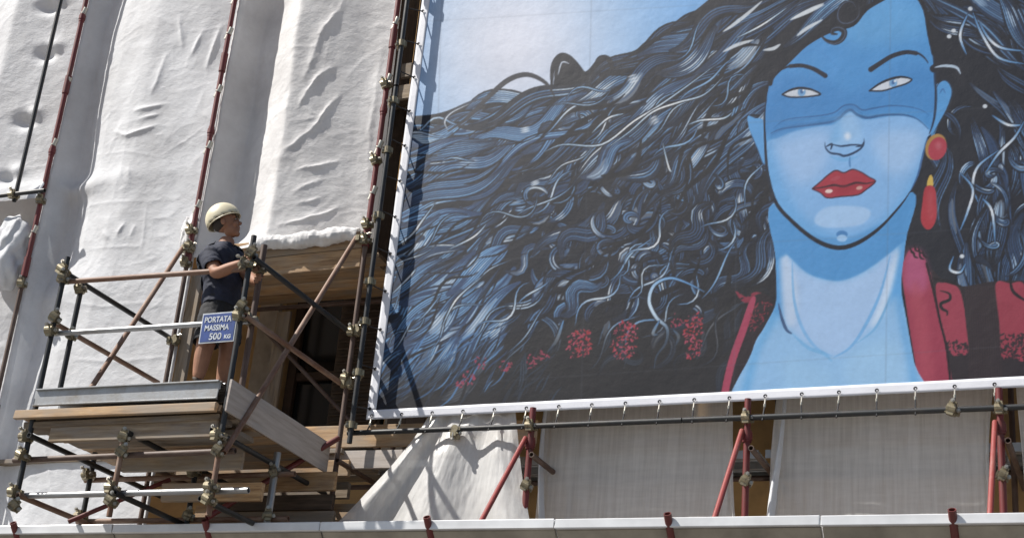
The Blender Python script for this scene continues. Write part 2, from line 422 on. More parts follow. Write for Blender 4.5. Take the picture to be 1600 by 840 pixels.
# decks: wooden planks to the left, steel planks to the right
for z, a, b_, mat in ((5.45, -10.8, -8.9, 'old_wood'), (5.45, -8.80, -6.86, 'old_wood'), (7.41, -10.8, -8.9, 'plank_wood'), (7.41, -8.80, -6.86, 'plank_wood'), (7.41, -6.78, -4.98, 'old_wood'), (9.37, -8.80, -6.86, 'old_wood'), (9.37, -6.78, -4.98, 'old_wood')):
    for k in range(4):
        y = (0.10 if z < 6 else 0.46 if (a > -7 or z > 8 or a < -9) else 0.14)+k*0.24
        board('deck_plank', (a-0.08, y, z), (b_+0.08+rnd.uniform(-.06, .06), y, z), 0.225, 0.045, mat, scf)
def steel_plank(a, b_, y, z, parent, width=0.31, name='steel_deck_plank'):
    bm = bmesh.new(); l = b_-a; n = 5
    prof = []                                            # ribbed underside, folded side lips
    wv = width/2
    prof += [(-wv, -0.07), (-wv, 0.0)]
    for k in range(n):
        y0 = -wv+width*(k+0.15)/n; y1 = -wv+width*(k+0.85)/n
        prof += [(y0, 0.0), (y0+0.006, -0.012), (y1-0.006, -0.012), (y1, 0.0)]
    prof += [(wv, 0.0), (wv, -0.07), (wv-0.03, -0.074)]
    top = []
    A = [bm.verts.new((0, p[0], p[1])) for p in prof]; B = [bm.verts.new((l, p[0], p[1])) for p in prof]
    for k in range(len(prof)-1): bm.faces.new((A[k], A[k+1], B[k+1], B[k]))
    me = bpy.data.meshes.new(name); bm.to_mesh(me); bm.free(); me.materials.append(MATS['deck_steel'])
    o = bpy.data.objects.new(name, me); COL.objects.link(o)
    place(o, Matrix.Translation((a, y, z)), parent)
    sm = o.modifiers.new('sheet', 'SOLIDIFY'); sm.thickness = 0.004
    return o
for a, b_ in zip(STD[3:-1], STD[4:]):
    for k in range(2): steel_plank(a+0.03, b_-0.03, 0.57+k*0.325, 5.47, scf)
# toe boards and fascia boards
board('toe_board', (-7.35, 0.10, 5.62), (-4.98, 0.10, 5.60), 0.21, 0.03, 'plank_wood', scf, up=(0, -1, 0))
board('toe_board', (-7.30, 0.06, 5.385), (-6.20, 0.06, 5.375), 0.17, 0.03, 'plywood', scf, up=(0, -1, 0))
for z, m in ((7.545, 'plank_wood'), (7.345, 'plank_wood')):
    board('fascia_board', (-8.35, -0.02-0.012*(z < 7.5), z-0.01), (-6.88, -0.02-0.012*(z < 7.5), z+0.015), 0.19, 0.04, m, scf, up=(0, -1, 0))
for z in (9.2, 9.45): board('fascia_board', (-6.76, 0.06, z), (-4.9, 0.06, z), 0.16, 0.04, 'old_wood', scf, up=(0, -1, 0))
board('upright_board', (-8.72, -0.03, 5.6), (-8.72, -0.03, 7.35), 0.13, 0.045, 'old_wood', scf, up=(0, -1, 0))
board('upright_board', (-8.30, 0.99, 5.5), (-8.30, 0.99, 7.3), 0.16, 0.04, 'old_wood', scf, up=(0, -1, 0))
# timber packing seen under the loading bay
for k in range(5):
    z = 5.30-0.19*k
    board('packing_timber', (-8.62+0.12*k, 0.03+0.05*k, z), (-6.70+rnd.uniform(-.1, .12), 0.03+0.05*k, z-0.01), 0.15, 0.05, 'old_wood' if k % 2 else 'plank_wood', scf, up=(0, -1, 0))
for k, (x0, x1, y, z, h, m) in enumerate(((-8.05, -6.72, -0.22, 5.10, .17, 'plank_wood'), (-7.95, -6.74, -0.18, 4.92, .14, 'dark_wood'), (-8.0, -6.70, -0.20, 4.76, .15, 'old_wood'), (-7.9, -6.76, -0.16, 4.60, .13, 'dark_wood'), (-8.1, -6.73, -0.20, 4.44, .16, 'old_wood'), (-8.2, -6.8, -0.14, 4.27, .15, 'dark_wood'))):
    board('packing_timber', (x0, y, z), (x1, y-.03, z-.01), h, 0.05, m, scf, up=(0, -1, 0), warp=.006)
# a crossing pair inside the opening and small brackets
tube('brace', (-6.80, 0.9, 5.6), (-8.6, 0.9, 7.2), 0.022, 'brown_rust_tube', scf)
for k in range(9):  # dark boards added to block the sunlit wall and keep the gap dark
    x = -7.70+0.21*k
    board('gap_blocking_board', (x, 0.62+0.01*(k % 3), 7.62 if x < -6.75 else 5.75), (x, 0.62+0.01*(k % 3), 11.2), 0.20, 0.025, 'dark_wood', scf, up=(0, -1, 0))
for z in (6.3, 6.75, 7.15, 8.2, 8.7):
    board('bracket_board', (-6.62, 0.25, z), (-5.2, 0.25, z), 0.12, 0.03, 'old_wood', scf, up=(0, -1, 0))

# ------------------------------------------------------------------ loading platform
plt = tag(empty('loading_platform', (-7.9, -1.0, 4.4)), 'wooden loading platform of clamped tubes jutting from the scaffold under the worker', 'platform')
FX0, FX1, FY = -8.86, -6.935, -1.80
T = lambda n, p, q, m, r=0.0242: tube(n, p, q, r, m, plt)
T('standard', (FX0, FY, 4.44), (FX0, FY, 6.76), 'dark_tube')
T('standard', (FX0+0.05, FY+0.20, 5.50), (FX0+0.05, FY+0.20, 6.62), 'dark_tube')
T('standard', (FX1, FY, 4.98), (FX1, FY, 6.80), 'dark_tube')
T('standard', (FX1+0.015, FY+0.155, 5.28), (FX1+0.015, FY+0.155, 6.78), 'brown_rust_tube', 0.027)
T('standard', (FX1-0.01, FY+0.02, 4.38), (FX1-0.01, FY+0.02, 4.97), 'rusty_tube')
T('standard', (-7.88, FY, 4.38), (-7.88, FY, 5.12), 'rusty_tube')
T('standard', (FX0, -0.9, 4.42), (FX0, -0.9, 5.22), 'dark_tube')
T('standard', (-7.75, -0.9, 4.40), (-7.75, -0.9, 5.15), 'dark_tube')
T('standard', (-6.98, -0.85, 4.40), (-6.98, -0.85, 5.18), 'galvanised', 0.032)
T('guard_rail', (FX0-0.05, FY+0.055, 6.545), (FX1+0.06, FY+0.055, 6.52), 'rusty_tube')
T('guard_rail', (FX0-0.05, FY+0.055, 6.05), (FX1+0.05, FY+0.055, 6.04), 'galvanised')
T('guard_rail', (FX1+0.07, FY-0.05, 6.57), (FX1+0.07, -0.05, 6.57), 'dark_tube')
T('guard_rail', (FX1+0.075, FY-0.05, 6.05), (FX1+0.075, -0.05, 6.05), 'rusty_tube')
T('guard_rail', (FX0-0.055, FY-0.02, 6.645), (FX0-0.055, 0.02, 6.66), 'dark_tube')
T('guard_rail', (FX0-0.055, FY+0.05, 6.16), (FX0-0.055, -0.1, 6.17), 'rusty_tube')
T('diagonal_brace', (-6.90, -0.155, 7.52), (-6.86, FY-0.03, 4.88), 'rusty_tube')
T('diagonal_brace', (STD[2]-0.05, -0.14, 7.60), (-8.42, FY+0.10, 5.50), 'rusty_tube')
T('bearer', (FX0+0.06, FY-0.08, 5.075), (FX0+0.06, 0.1, 5.09), 'dark_tube')
T('bearer', (-7.82, FY-0.06, 5.075), (-7.82, 0.1, 5.08), 'dark_tube')
T('bearer', (FX1-0.06, FY-0.06, 5.07), (FX1-0.06, 0.1, 5.075), 'dark_tube')
T('bearer', (FX0+0.06, FY-0.06, 4.56), (FX0+0.06, 0.0, 4.57), 'rusty_tube')
T('bearer', (-7.82, FY-0.06, 4.56), (-7.82, 0.0, 4.56), 'dark_tube')
T('bearer', (FX1-0.06, FY-0.06, 4.50), (FX1-0.06, 0.0, 4.52), 'dark_tube')
T('cross_tube', (FX0-0.16, FY+0.055, 4.90), (FX1+0.12, FY+0.055, 4.92), 'brown_rust_tube')
T('cross_tube', (FX0-0.08, FY+0.055, 4.585), (FX1+0.30, FY+0.055, 4.59), 'galvanised', 0.026)
T('cross_tube', (FX0-0.1, -0.84, 4.98), (FX1+0.15, -0.84, 4.99), 'rusty_tube')
T('cross_tube', (FX0-0.1, -0.84, 4.60), (FX1+0.15, -0.84, 4.60), 'rusty_tube')
T('knee_brace', (-6.80, -0.16, 5.52), (-7.42, -1.1, 4.55), 'red_paint', 0.026)
T('knee_brace', (-8.0, -0.9, 4.95), (-8.6, -1.4, 4.45), 'red_paint', 0.02)
for x, z, ry in ((FX0, 6.54, .2), (FX0, 6.62, 1.1), (FX0, 6.05, -.2), (FX0, 6.17, .9), (FX0, 5.07, .1), (FX0, 4.91, 0.8), (FX0, 4.59, .2), (FX0, 4.48, 1.2),
                 (FX1, 6.53, -.2), (FX1, 6.62, 1.0), (FX1, 6.06, .3), (FX1, 6.14, .9), (FX1, 5.02, .2), (FX1, 4.90, 1.0), (FX1, 4.60, .2), (FX1, 4.50, .9),
                 (-7.88, 5.05, .3), (-7.88, 4.92, 1.1), (-7.88, 4.60, .2), (-7.88, 4.50, 1.0)):
    coupler((x, FY, z), plt, rot=(rnd.uniform(-.2, .2), ry*0.5, rnd.uniform(-.7, .7)), sc=1.3)
for x, y, z in ((FX0+0.05, FY+0.20, 6.52), (FX0+0.05, FY+0.2, 6.08), (FX1+0.015, FY+0.155, 6.55), (FX1+0.015, FY+0.155, 6.08), (FX0, -0.9, 5.0), (FX0, -0.9, 4.62), (-7.75, -0.9, 5.0), (-7.75, -0.9, 4.62), (-6.98, -0.85, 5.0), (-6.98, -0.85, 4.62)):
    coupler((x, y, z), plt, rot=(0, rnd.uniform(-.4, .4), rnd.uniform(-.6, .6)), sc=1.25)
for y, z, x in ((-0.13, 6.57, -6.83), (-0.13, 6.05, -6.83), (-0.1, 6.6, FX0), (-0.15, 7.5, -6.87), (-0.13, 7.58, -8.86)):
    coupler((x, y, z), plt, rot=(0, 0, 1.57), sc=1.3)
# boards: wooden under layer, steel planks on top, plywood side
for k in range(7):
    y = FY-0.02+0.115+k*0.235
    board('deck_plank', (-9.0+rnd.uniform(-.05, .08), y, 5.265), (-6.97, y, 5.265), 0.226, 0.048, 'plank_wood', plt, warp=0.005)
board('edge_board', (-9.02, FY-0.045, 5.272), (-6.99, FY-0.045, 5.262), 0.075, 0.045, 'plank_wood', plt, up=(0, -1, 0))
board('deck_plank', (-8.95, FY+0.1, 5.19), (-6.99, FY+0.1, 5.195), 0.22, 0.05, 'old_wood', plt, warp=0.006)
board('packing_board', (-8.66, FY+0.03, 5.115), (-7.0, FY+0.03, 5.105), 0.15, 0.045, 'old_wood', plt, up=(0, -1, 0), warp=.006)
board('packing_board', (-8.22, FY+0.50, 4.99), (-7.02, FY+0.50, 4.985), 0.17, 0.05, 'old_wood', plt, up=(0, -1, 0), warp=.006)
board('packing_board', (-7.98, FY+0.80, 4.80), (-6.98, FY+0.80, 4.79), 0.16, 0.05, 'plank_wood', plt, up=(0, -1, 0), warp=.006)
board('deck_plank', (-8.75, FY+0.42, 5.165), (-6.98, FY+0.42, 5.16), 0.24, 0.05, 'old_wood', plt, warp=0.006)
for k in range(5): 
    o = steel_plank(-8.86, -6.99, FY+0.12+k*0.33, 5.485, plt, 0.32)
board('steel_edge', (-8.84, FY-0.045, 5.415), (-7.0, FY-0.045, 5.41), 0.145, 0.006, 'deck_steel', plt, up=(0, -1, 0), bev=0.001)
board('steel_lip', (-8.84, FY-0.058, 5.488), (-7.0, FY-0.058, 5.483), 0.03, 0.012, 'deck_steel', plt, bev=0.002)
board('steel_lip', (-8.84, FY-0.058, 5.345), (-7.0, FY-0.058, 5.335), 0.03, 0.012, 'deck_steel', plt, bev=0.002)
board('side_board', (FX1+0.045, FY-0.06, 5.355), (FX1+0.05, -0.15, 5.335), 0.275, 0.022, 'plywood', plt, up=(1, 0, 0))

# ------------------------------------------------------------------ load limit sign
sg = tag(empty('load_limit_sign', (-7.1, FY+0.02, 5.85)), 'small blue sign with white letters hung on the platform rail by the worker', 'sign')
c = at(341, 511.5, FY+0.015)
board('sign_backing', (c.x-0.172, FY+0.017, c.z), (c.x+0.172, FY+0.017, c.z+0.004), 0.27, 0.006, 'sign_white', sg, up=(0, -1, 0), bev=0.001, warp=0)
board('sign_plate', (c.x-0.16, FY+0.0125, c.z), (c.x+0.16, FY+0.0125, c.z+0.004), 0.245, 0.003, 'sign_blue', sg, up=(0, -1, 0), bev=0, warp=0)
def text(s, x, z, size, parent, mat, ytop, sx=1.0):
    cu = bpy.data.curves.new('lettering', 'FONT'); cu.body = s; cu.size = size; cu.align_x = 'CENTER'; cu.extrude = 0.0008; cu.offset = 0.0016
    o = bpy.data.objects.new('tmp', cu); COL.objects.link(o)
    dg = bpy.context.evaluated_depsgraph_get(); me = bpy.data.meshes.new_from_object(o.evaluated_get(dg)); bpy.data.objects.remove(o)
    me.name = 'lettering'; me.materials.clear(); me.materials.append(MATS[mat])
    o = bpy.data.objects.new('lettering', me); COL.objects.link(o)
    place(o, Matrix.Translation((x, ytop, z)) @ Matrix.Rotation(math.pi/2, 4, 'X') @ Matrix.Diagonal((sx, 1, 1, 1)), parent)
text('PORTATA', c.x-.012, c.z+0.050, 0.070, sg, 'sign_white', FY+0.009, 0.84)
text('MASSIMA', c.x-.012, c.z-0.024, 0.070, sg, 'sign_white', FY+0.009, 0.84)
text('500', c.x-0.012, c.z-0.106, 0.082, sg, 'sign_white', FY+0.009)
text('KG', c.x+0.108, c.z-0.102, 0.048, sg, 'sign_white', FY+0.009)

# ------------------------------------------------------------------ protective fan at the bottom
fan = tag(empty('protective_fan', (-4, -0.5, 3.7)), 'sloping protective fan with white metal edge below the hanging plastic sheets', 'fan deck')
FE, FZ = -1.02, 4.475
xs = [-12.6, -10.5, -8.4, -6.35, -4.3, -2.25, -0.2, 1.85]
for a, b_ in zip(xs[:-1], xs[1:]):
    board('fan_panel', ((a+b_)/2, FE+0.01, FZ-0.035), ((a+b_)/2, -0.30, 3.72), b_-a-0.015, 0.02, 'fan_panel', fan, up=(0, -0.7, -0.7))
    board('fan_bounce_sheet', ((a+b_)/2, FE+0.045, FZ-0.02), ((a+b_)/2, -0.18, 3.66), b_-a-0.02, 0.006, 'fan_bounce_sheet', fan, up=(0, -0.7, -0.7), bev=0)  # unseen white sheet, added to bounce sunlight up onto the films
    board('edge_profile', (a+0.004, FE-0.01, FZ), (b_-0.004, FE-0.01, FZ+0.003), 0.05, 0.075, 'fan_edge', fan, bev=0.006)
    for k in range(1, 4):
        f = k/4.0
        board('panel_rib', (a+0.02, FE+0.01+f*0.72-0.012, FZ-0.035-f*0.755-0.012), (b_-0.02, FE+0.01+f*0.72-0.012, FZ-0.035-f*0.755-0.012), 0.05, 0.02, 'fan_panel', fan, up=(0, -0.7, -0.7))
for x in (-9.45, -7.44, -5.37, -3.385, -1.325, 0.7):
    tube('outrigger', (x, FE-0.075, FZ+0.055), (x, -0.25, 3.60), 0.030, 'red_paint', fan)
for x in STD[4:]:
    tube('stay_tube', (x-0.035, YO-0.03, 5.47), (x-0.015, FE+0.02, FZ-0.02), 0.0225, 'bright_red_paint', fan)
    tube('stay_socket', (x, YO, 5.40), (x, YO, 5.46), 0.045, 'red_paint', fan)
# ------------------------------------------------------------------ tarpaulins
def polydist(X, Z, pts):
    """distance to a polyline and the position 0..1 along it"""
    best = np.full(X.shape, 1e9); tt = np.zeros(X.shape); n = len(pts)-1
    for i in range(n):
        (ax, az), (bx, bz) = pts[i], pts[i+1]
        dx, dz = bx-ax, bz-az; l2 = dx*dx+dz*dz+1e-12
        t = np.clip(((X-ax)*dx+(Z-az)*dz)/l2, 0, 1)
        d = np.hypot(X-ax-t*dx, Z-az-t*dz)
        m = d < best; best[m] = d[m]; tt[m] = (i+t[m])/n
    return best, tt
def ridge(X, Z, pts, amp, wid):
    d, t = polydist(X, Z, pts)
    taper = np.sin(np.pi*np.clip(t*0.9+0.05, 0, 1))**0.6
    return amp*0.8*taper*(np.exp(-np.sqrt(d*d+0.008**2)/(wid*.85)))
def pxs(*pp): return [(v.x, v.z) for v in (at(a, b, 0.02) for a, b in pp)]
def tarp(name, x0, x1, z0, z1, yfun, mat, label, group=None, cell=0.012, edge=None, parent=None):
    nu = int((x1-x0)/cell)+1; nv = int((z1-z0)/cell)+1
    S, Tt = np.meshgrid(np.linspace(0, 1, nu), np.linspace(0, 1, nv))
    X = x0+(x1-x0)*S; Z = z0+(z1-z0)*Tt
    Y = yfun(S, X, Z)
    if edge: X, Y, Z = edge(S, Tt, X, Y, Z)
    base = np.array([(x0+x1)/2, 0.0, z0])
    me = grid_mesh(name, np.stack([X, Y, Z], -1)-base)
    o = obj(name, me, mat, parent, Matrix.Translation(base))
    if label: tag(o, label, 'tarpaulin', group)
    return o
def bay_profile(S, depth_l, peak, out, depth_r, lip=0.0):
    """depth right of the left pole, how far the belly comes out, depth before the right pole"""
    xp = np.array([0, .022, .09, .2, peak, .8, .95, 1.0])
    yp = np.array([lip, lip, depth_l, depth_l*0.75, -out, depth_r*0.35, depth_r, lip])
    ss = np.linspace(0, 1, 400); yy = np.interp(ss, xp, yp)
    k = np.hanning(31); k /= k.sum(); sm = np.convolve(np.pad(yy, 15, mode='edge'), k, 'valid')
    mixk = np.exp(-((ss-0.03)/0.03)**2); sm = sm*(1-mixk)+yy*mixk
    return np.interp(S, ss, sm)
def crinkle(X, Z, seed, n, amp=0.010, horiz=0.7):
    r = random.Random(seed); Y = np.zeros(X.shape); x0, x1, z0, z1 = X.min(), X.max(), Z.min(), Z.max()
    for k in range(n):
        cx, cz = r.uniform(x0, x1), r.uniform(z0, z1); l = r.uniform(.12, .5)
        a = r.gauss(0, .3) if r.random() < horiz else r.uniform(0.6, 2.2)
        px_, pz_ = math.cos(a)*l/2, math.sin(a)*l/2; bend = r.uniform(-.06, .06)
        x_a, x_b = sorted((cx-px_, cx+px_)); z_a, z_b = sorted((cz-pz_, cz+pz_)); w_ = r.uniform(.012, .035)
        sel = (X > x_a-.15) & (X < x_b+.15) & (Z > z_a-.15) & (Z < z_b+.15)
        if not sel.any(): continue
        Y[sel] -= ridge(X[sel], Z[sel], [(cx-px_, cz-pz_), (cx+bend*.5, cz-bend), (cx+px_, cz+pz_)], r.uniform(.3, 1)*amp, w_)
    return Y

def y_mid(S, X, Z):
    h = Z-7.45
    dl = 0.21*sstep(0.0, .35, h)*(1-sstep(3.0, 3.7, h)*.9)+0.06
    wob = 0.05*fbm(X*0.9, Z*0.5)
    Y = 0.0*S
    lo = bay_profile(S, 1.0, .42, 0.0, 0.0, 0.0); bel = bay_profile(S, 0.0, .42, 1.0, 0.0, 0.0); rt = np.interp(S, [0, .42, .55, .93, .965, 1], [0, 0, .2, 1, .9, 0])
    Y = lo*dl + bel*(0.08+0.04*np.sin(Z*1.3)) + rt*(0.17+0.05*np.sin(Z*.9+1))
    Y = Y + wob*np.sin(np.pi*S)
    # sharp swinging folds in the lower right half of the belly
    for pts, a, w_ in ((((522, 105), (500, 125), (482, 150), (470, 170)), .05, .035), (((530, 147), (510, 170), (485, 205), (465, 225), (448, 240)), .055, .035),
                       (((520, 247), (495, 258), (465, 268)), .045, .03), (((502, 277), (480, 290), (460, 302)), .04, .03), (((495, 307), (478, 315), (462, 322)), .03, .03),
                       (((518, 325), (495, 342), (460, 352), (436, 360)), .045, .03), (((540, 0), (505, 60), (480, 130)), .05, .07), (((590, 60), (570, 180), (560, 300)), .03, .05),
                       (((395, 60), (420, 200), (440, 300)), .02, .04), (((545, 330), (552, 350)), .03, .02), (((482, 172), (500, 180), (470, 190)), .02, .02)):
        Y = Y - ridge(X+.07*fbm(X*5, Z*4+3), Z+.09*fbm(X*4+8, Z*5), pxs(*pts), a*.62, w_*.9)*(1+1.2*fbm(X*7+1, Z*7))
    Y = Y - 0.10*np.exp(-((h)/.07)**2)*np.sin(np.pi*np.clip(S*1.02, 0, 1))**.5
    return Y + crinkle(X, Z, 3, 150, .007) + 0.012*fbm(X*6, Z*6) + 0.03*fbm(X*9, Z*1.1)*np.exp(-((S-.1)/.08)**2) - 0.055*(np.exp(-((S-.012)/.016)**2)+np.exp(-((S-.988)/.016)**2))
def edge_mid(S, T_, X, Y, Z):
    # bottom hem rises to the right and is rolled over the fascia boards
    low = np.exp(-(T_*9)**2)
    Z = Z + low*(0.10*S + 0.05 + 0.03*np.sin(S*9)) 
    return X, Y, Z
mid_tarp = tarp('scaffold_tarp', STD[2]+0.005, STD[3]-0.01, 7.45, 12.4, y_mid, 'tarp_cream', 'rumpled white tarp hanging above the dark opening with timber under its hem', edge=edge_mid)

def roll(parent, p, q, r, seed):
    """lumpy rolled hem"""
    n, m = 120, 22; A = np.linspace(0, 1, n)[:, None]; B = np.linspace(0, 2*np.pi, m)[None]
    rr = r*(0.75+1.3*fbm(A*9+seed, np.cos(B)*.8+np.sin(B)*.5+0*A, 4)+.5*np.sin(np.pi*A)**.5)
    P = np.stack([p.x+(q.x-p.x)*A+0*B, p.y+(q.y-p.y)*A-rr*np.cos(B)*.9, p.z+(q.z-p.z)*A+rr*np.sin(B)+.03*fbm(A*4+seed, A*0+1)], -1)
    obj('hem_roll', grid_mesh('hem_roll', P), 'tarp_cream', parent)
roll(mid_tarp, at(392, 384, -.11), at(560, 364, -.09), .065, 2.0)

def y_left(S, X, Z):
    bel = bay_profile(S, 0.0, .5, 1.0, 0.0); rt = bay_profile(S, 0.0, .45, 0.0, 1.0)
    wid = 1+.25*fbm(Z*.9, Z*0+3.3)                          # the fold behind the pole wanders in width
    lo = np.interp(S/wid, [0, .022, .08, .13, .19, .26, .42, 1], [0, 0, 1.0, .95, .62, .40, .16, 0])
    dl = 0.20+0.05*np.sin(Z*1.7)-0.10*np.exp(-((Z-8.55)/.12)**2)-0.10*np.exp(-((Z-7.3)/.25)**2)
    dl = dl*(0.35+0.65*sstep(5.0, 7.4, Z))
    Y = lo*dl + bel*(0.05*sstep(5.5, 8.5, Z)) + rt*(0.03+0.09*sstep(9.0, 10.2, Z)) + 0.06*fbm(X*.8, Z*.5)*np.sin(np.pi*S)
    for pts, a, w_ in ((((260, 165), (235, 172), (215, 176)), .035, .03), (((250, 182), (225, 188)), .03, .025), (((245, 200), (220, 208), (200, 214), (178, 205)), .04, .03),
                       (((160, 238), (200, 238), (250, 246)), .010, .012), (((250, 246), (290, 220), (322, 194)), .010, .012), (((135, 316), (180, 316), (222, 315)), .012, .012), (((222, 315), (280, 310)), .006, .012),
                       (((230, 320), (222, 385), (135, 388)), .012, .014), (((315, 50), (300, 85)), .035, .03), (((340, 40), (320, 105)), .04, .03), (((282, 30), (287, 75)), .03, .03), (((262, 90), (250, 130), (240, 150)), .03, .05),
                       (((190, 262), (193, 278)), .02, .02), (((203, 262), (206, 276)), .02, .02), (((160, 362), (172, 374)), .025, .03), (((185, 368), (196, 350)), .03, .03), (((205, 370), (212, 352)), .02, .02),
                       (((100, 470), (160, 480), (250, 470)), .012, .02), (((110, 560), (180, 566), (260, 556)), .012, .02), (((80, 720), (150, 726), (220, 716)), .012, .02), (((60, 620), (70, 700), (85, 790)), .014, .03)):
        Y = Y - ridge(X, Z, pxs(*pts), a, w_)
    return Y + crinkle(X, Z, 5, 260, .007) + 0.010*fbm(X*6, Z*6) + 0.03*fbm(X*9, Z*1.1)*np.exp(-((S-.1)/.08)**2) - 0.055*(np.exp(-((S-.012)/.016)**2)+np.exp(-((S-.988)/.016)**2))
tarp('scaffold_tarp', STD[1]-0.03, STD[2]+0.02, 3.2, 12.4, y_left, 'tarp_white', 'long white tarp between two red poles reaching down behind the loading platform')

def y_far(S, X, Z):
    Y = bay_profile(S, .12, .5, .10, .06)+0.05*fbm(X*.8, Z*.6)
    for p in ((78, 12), (72, 84), (14, 282), (40, 190)):
        v = at(p[0], p[1], 0.0); d = np.hypot((X-v.x), (Z-v.z)*1.4)
        Y = Y + 0.09*np.exp(-(d/.12)**2) - 0.05*np.exp(-(np.hypot(X-v.x-.1, Z-v.z-.08)/.10)**2)
    return Y + crinkle(X, Z, 8, 110, .008) + 0.010*fbm(X*6, Z*6) - 0.055*(np.exp(-((S-.012)/.016)**2)+np.exp(-((S-.988)/.016)**2))
def edge_far(S, T_, X, Y, Z):
    low = np.exp(-(T_*14)**2)
    return X, Y - low*0.12, Z - low*0.05*np.sin(S*5)
tarp('scaffold_tarp', STD[0], STD[1]+0.015, 8.33, 12.4, y_far, 'tarp_white', 'white tarp tied with dimples beside the short dark pole above the horizontal pipe', edge=edge_far)
def y_low(S, X, Z):
    return 0.16+bay_profile(S, .10, .45, .08, .05)+0.10*fbm(X*.9, Z*.8)+crinkle(X, Z, 12, 60, .012)+0.012*fbm(X*6, Z*6)
tarp('scaffold_tarp', STD[0], STD[1]+0.06, 3.2, 8.75, y_low, 'tarp_white', 'shaded white tarp set back below the horizontal pipe', None)

# a bunched roll of sheet lying over the pole
def bundle(name, c, r, mat, label, seed, squash=(1, .7, 1.1)):
    bm = bmesh.new(); bmesh.ops.create_icosphere(bm, subdivisions=5, radius=1.0)
    for v in bm.verts:
        n = v.co.normalized()
        a = fbm(np.array([n.x*1.5+seed]), np.array([n.z*1.9+n.y*1.3]), 2)[0]; b_ = abs(fbm(np.array([n.x*3+9+seed]), np.array([n.z*2.4-n.y*2]), 1)[0])
        v.co = Vector((n.x*squash[0], n.y*squash[1], n.z*squash[2]))*r*(1+0.75*a-0.35*b_)
    me = bpy.data.meshes.new(name); bm.to_mesh(me); bm.free(); me.polygons.foreach_set('use_smooth', [True]*len(me.polygons))
    return tag(obj(name, me, mat, None, Matrix.Translation(Vector(c))), label, 'tarpaulin')
b0 = at(14, 405, -0.02)
bundle('bunched_sheet', (b0.x, -0.05, b0.z+0.02), 0.36, 'tarp_white', 'bunched up white sheet bulging beside the red pole under the pipe', 2.3, (.85, .6, 1.15))
b1 = at(297, 358, -0.05)
bundle('wrapped_sheet', (b1.x-0.02, 0.0, b1.z-0.03), 0.17, 'tarp_cream', 'small white sheet end wrapped round the pole joint behind the worker', 5.1, (.7, .6, 1.7))

# white ties of the tarps round the poles
for x, zz in ((STD[1], (8.0, 8.9, 9.8, 10.7)), (STD[2], (8.15, 8.75, 9.4, 10.1, 10.6)), (STD[3], (8.0, 8.6, 9.3, 10.0))):
    for z in zz:
        z += rnd.uniform(-.1, .1)
        tube('cable_tie', (x+0.0, YO, z), (x+0.004, YO+0.0, z+0.012), 0.033, 'hook_steel', scf, sides=10)

# ------------------------------------------------------------------ hanging plastic films
def film(name, quad, mat, label, yfun, cell=0.014, group=None):
    """quad: world (x,z) of top-left, top-right, bottom-left, bottom-right"""
    (ax, az), (bx, bz), (cx, cz), (dx, dz) = quad
    nu = int(max(abs(bx-ax), abs(dx-cx))/cell)+2; nv = int(max(az-cz, bz-dz)/cell)+2
    S, T_ = np.meshgrid(np.linspace(0, 1, nu), np.linspace(0, 1, nv))
    X = (ax+(bx-ax)*S)*(1-T_)+(cx+(dx-cx)*S)*T_; Z = (az+(bz-az)*S)*(1-T_)+(cz+(dz-cz)*S)*T_
    X, Y, Z = yfun(S, T_, X, Z)
    base = np.array([(cx+dx)/2, -0.4, min(cz, dz)])
    me = grid_mesh(name, np.stack([X, Y, Z], -1)-base)
    return tag(obj(name, me, mat, None, Matrix.Translation(base)), label, 'plastic sheet', group)
def hang(seed, lean=0.10):
    def f(S, T_, X, Z):
        Y = 0.34 - lean*T_*.3 + 0.006*np.sin(S*21+seed)*(.4+.6*T_) + 0.02*fbm(S*7+seed, T_*1.2) + 0.008*fbm(S*40+seed, T_*2)
        edge = np.exp(-(S/.035)**2)+np.exp(-((1-S)/.03)**2)
        X = X + 0.02*np.sin(T_*5+seed)*edge + 0.035*np.sin(T_*3.1)*np.exp(-((1-S)/.06)**2)*-1
        Y = Y - 0.04*edge*np.sin(S*160)*T_
        return X, Y, Z
    return f
def q(tl, tr, bl, br, Yt=0.34, Yb=0.31):
    return [(v.x, v.z) for v in (at(*tl, Yt), at(*tr, Yt), at(*bl, Yb), at(*br, Yb))]
f1 = film('plastic_sheet', q((853, 580), (1141, 570), (836, 870), (1160, 870)), 'plastic_film', 'flat translucent plastic sheet hanging between two red stay tubes below the poster', hang(0.3))
f2 = film('plastic_sheet', q((1215, 570), (1553, 560), (1200, 870), (1560, 870)), 'plastic_film', 'translucent plastic sheet with bright curled left hem below the red lapel', hang(2.1))
film('plastic_sheet', q((1590, 560), (1900, 550), (1600, 870), (1900, 870)), 'plastic_film', 'translucent plastic sheet past the last red stay tube', hang(4.4))
def film_hem(parent, top, bot, seed):
    """curled bright edge of a hanging film"""
    n, m = 90, 9; A = np.linspace(0, 1, n)[:, None]; B = np.linspace(0, 1, m)[None]
    w_ = .055*(.5+.9*A)*(1+.8*fbm(A*3+seed, A*0))
    P = np.stack([top.x+(bot.x-top.x)*A+w_*(B-.3)+.03*np.sin(A*4+seed), top.y+(bot.y-top.y)*A-.05*np.sin(np.pi*B)*(.4+A)-.02+0*B, top.z+(bot.z-top.z)*A+0*B], -1)
    obj('curled_hem', grid_mesh('curled_hem', P), 'tarp_white', parent)
film_hem(f2, at(1222, 600, .30), at(1206, 840, .22), 1.0)
film_hem(f1, at(858, 600, .30), at(842, 840, .26), 3.0)
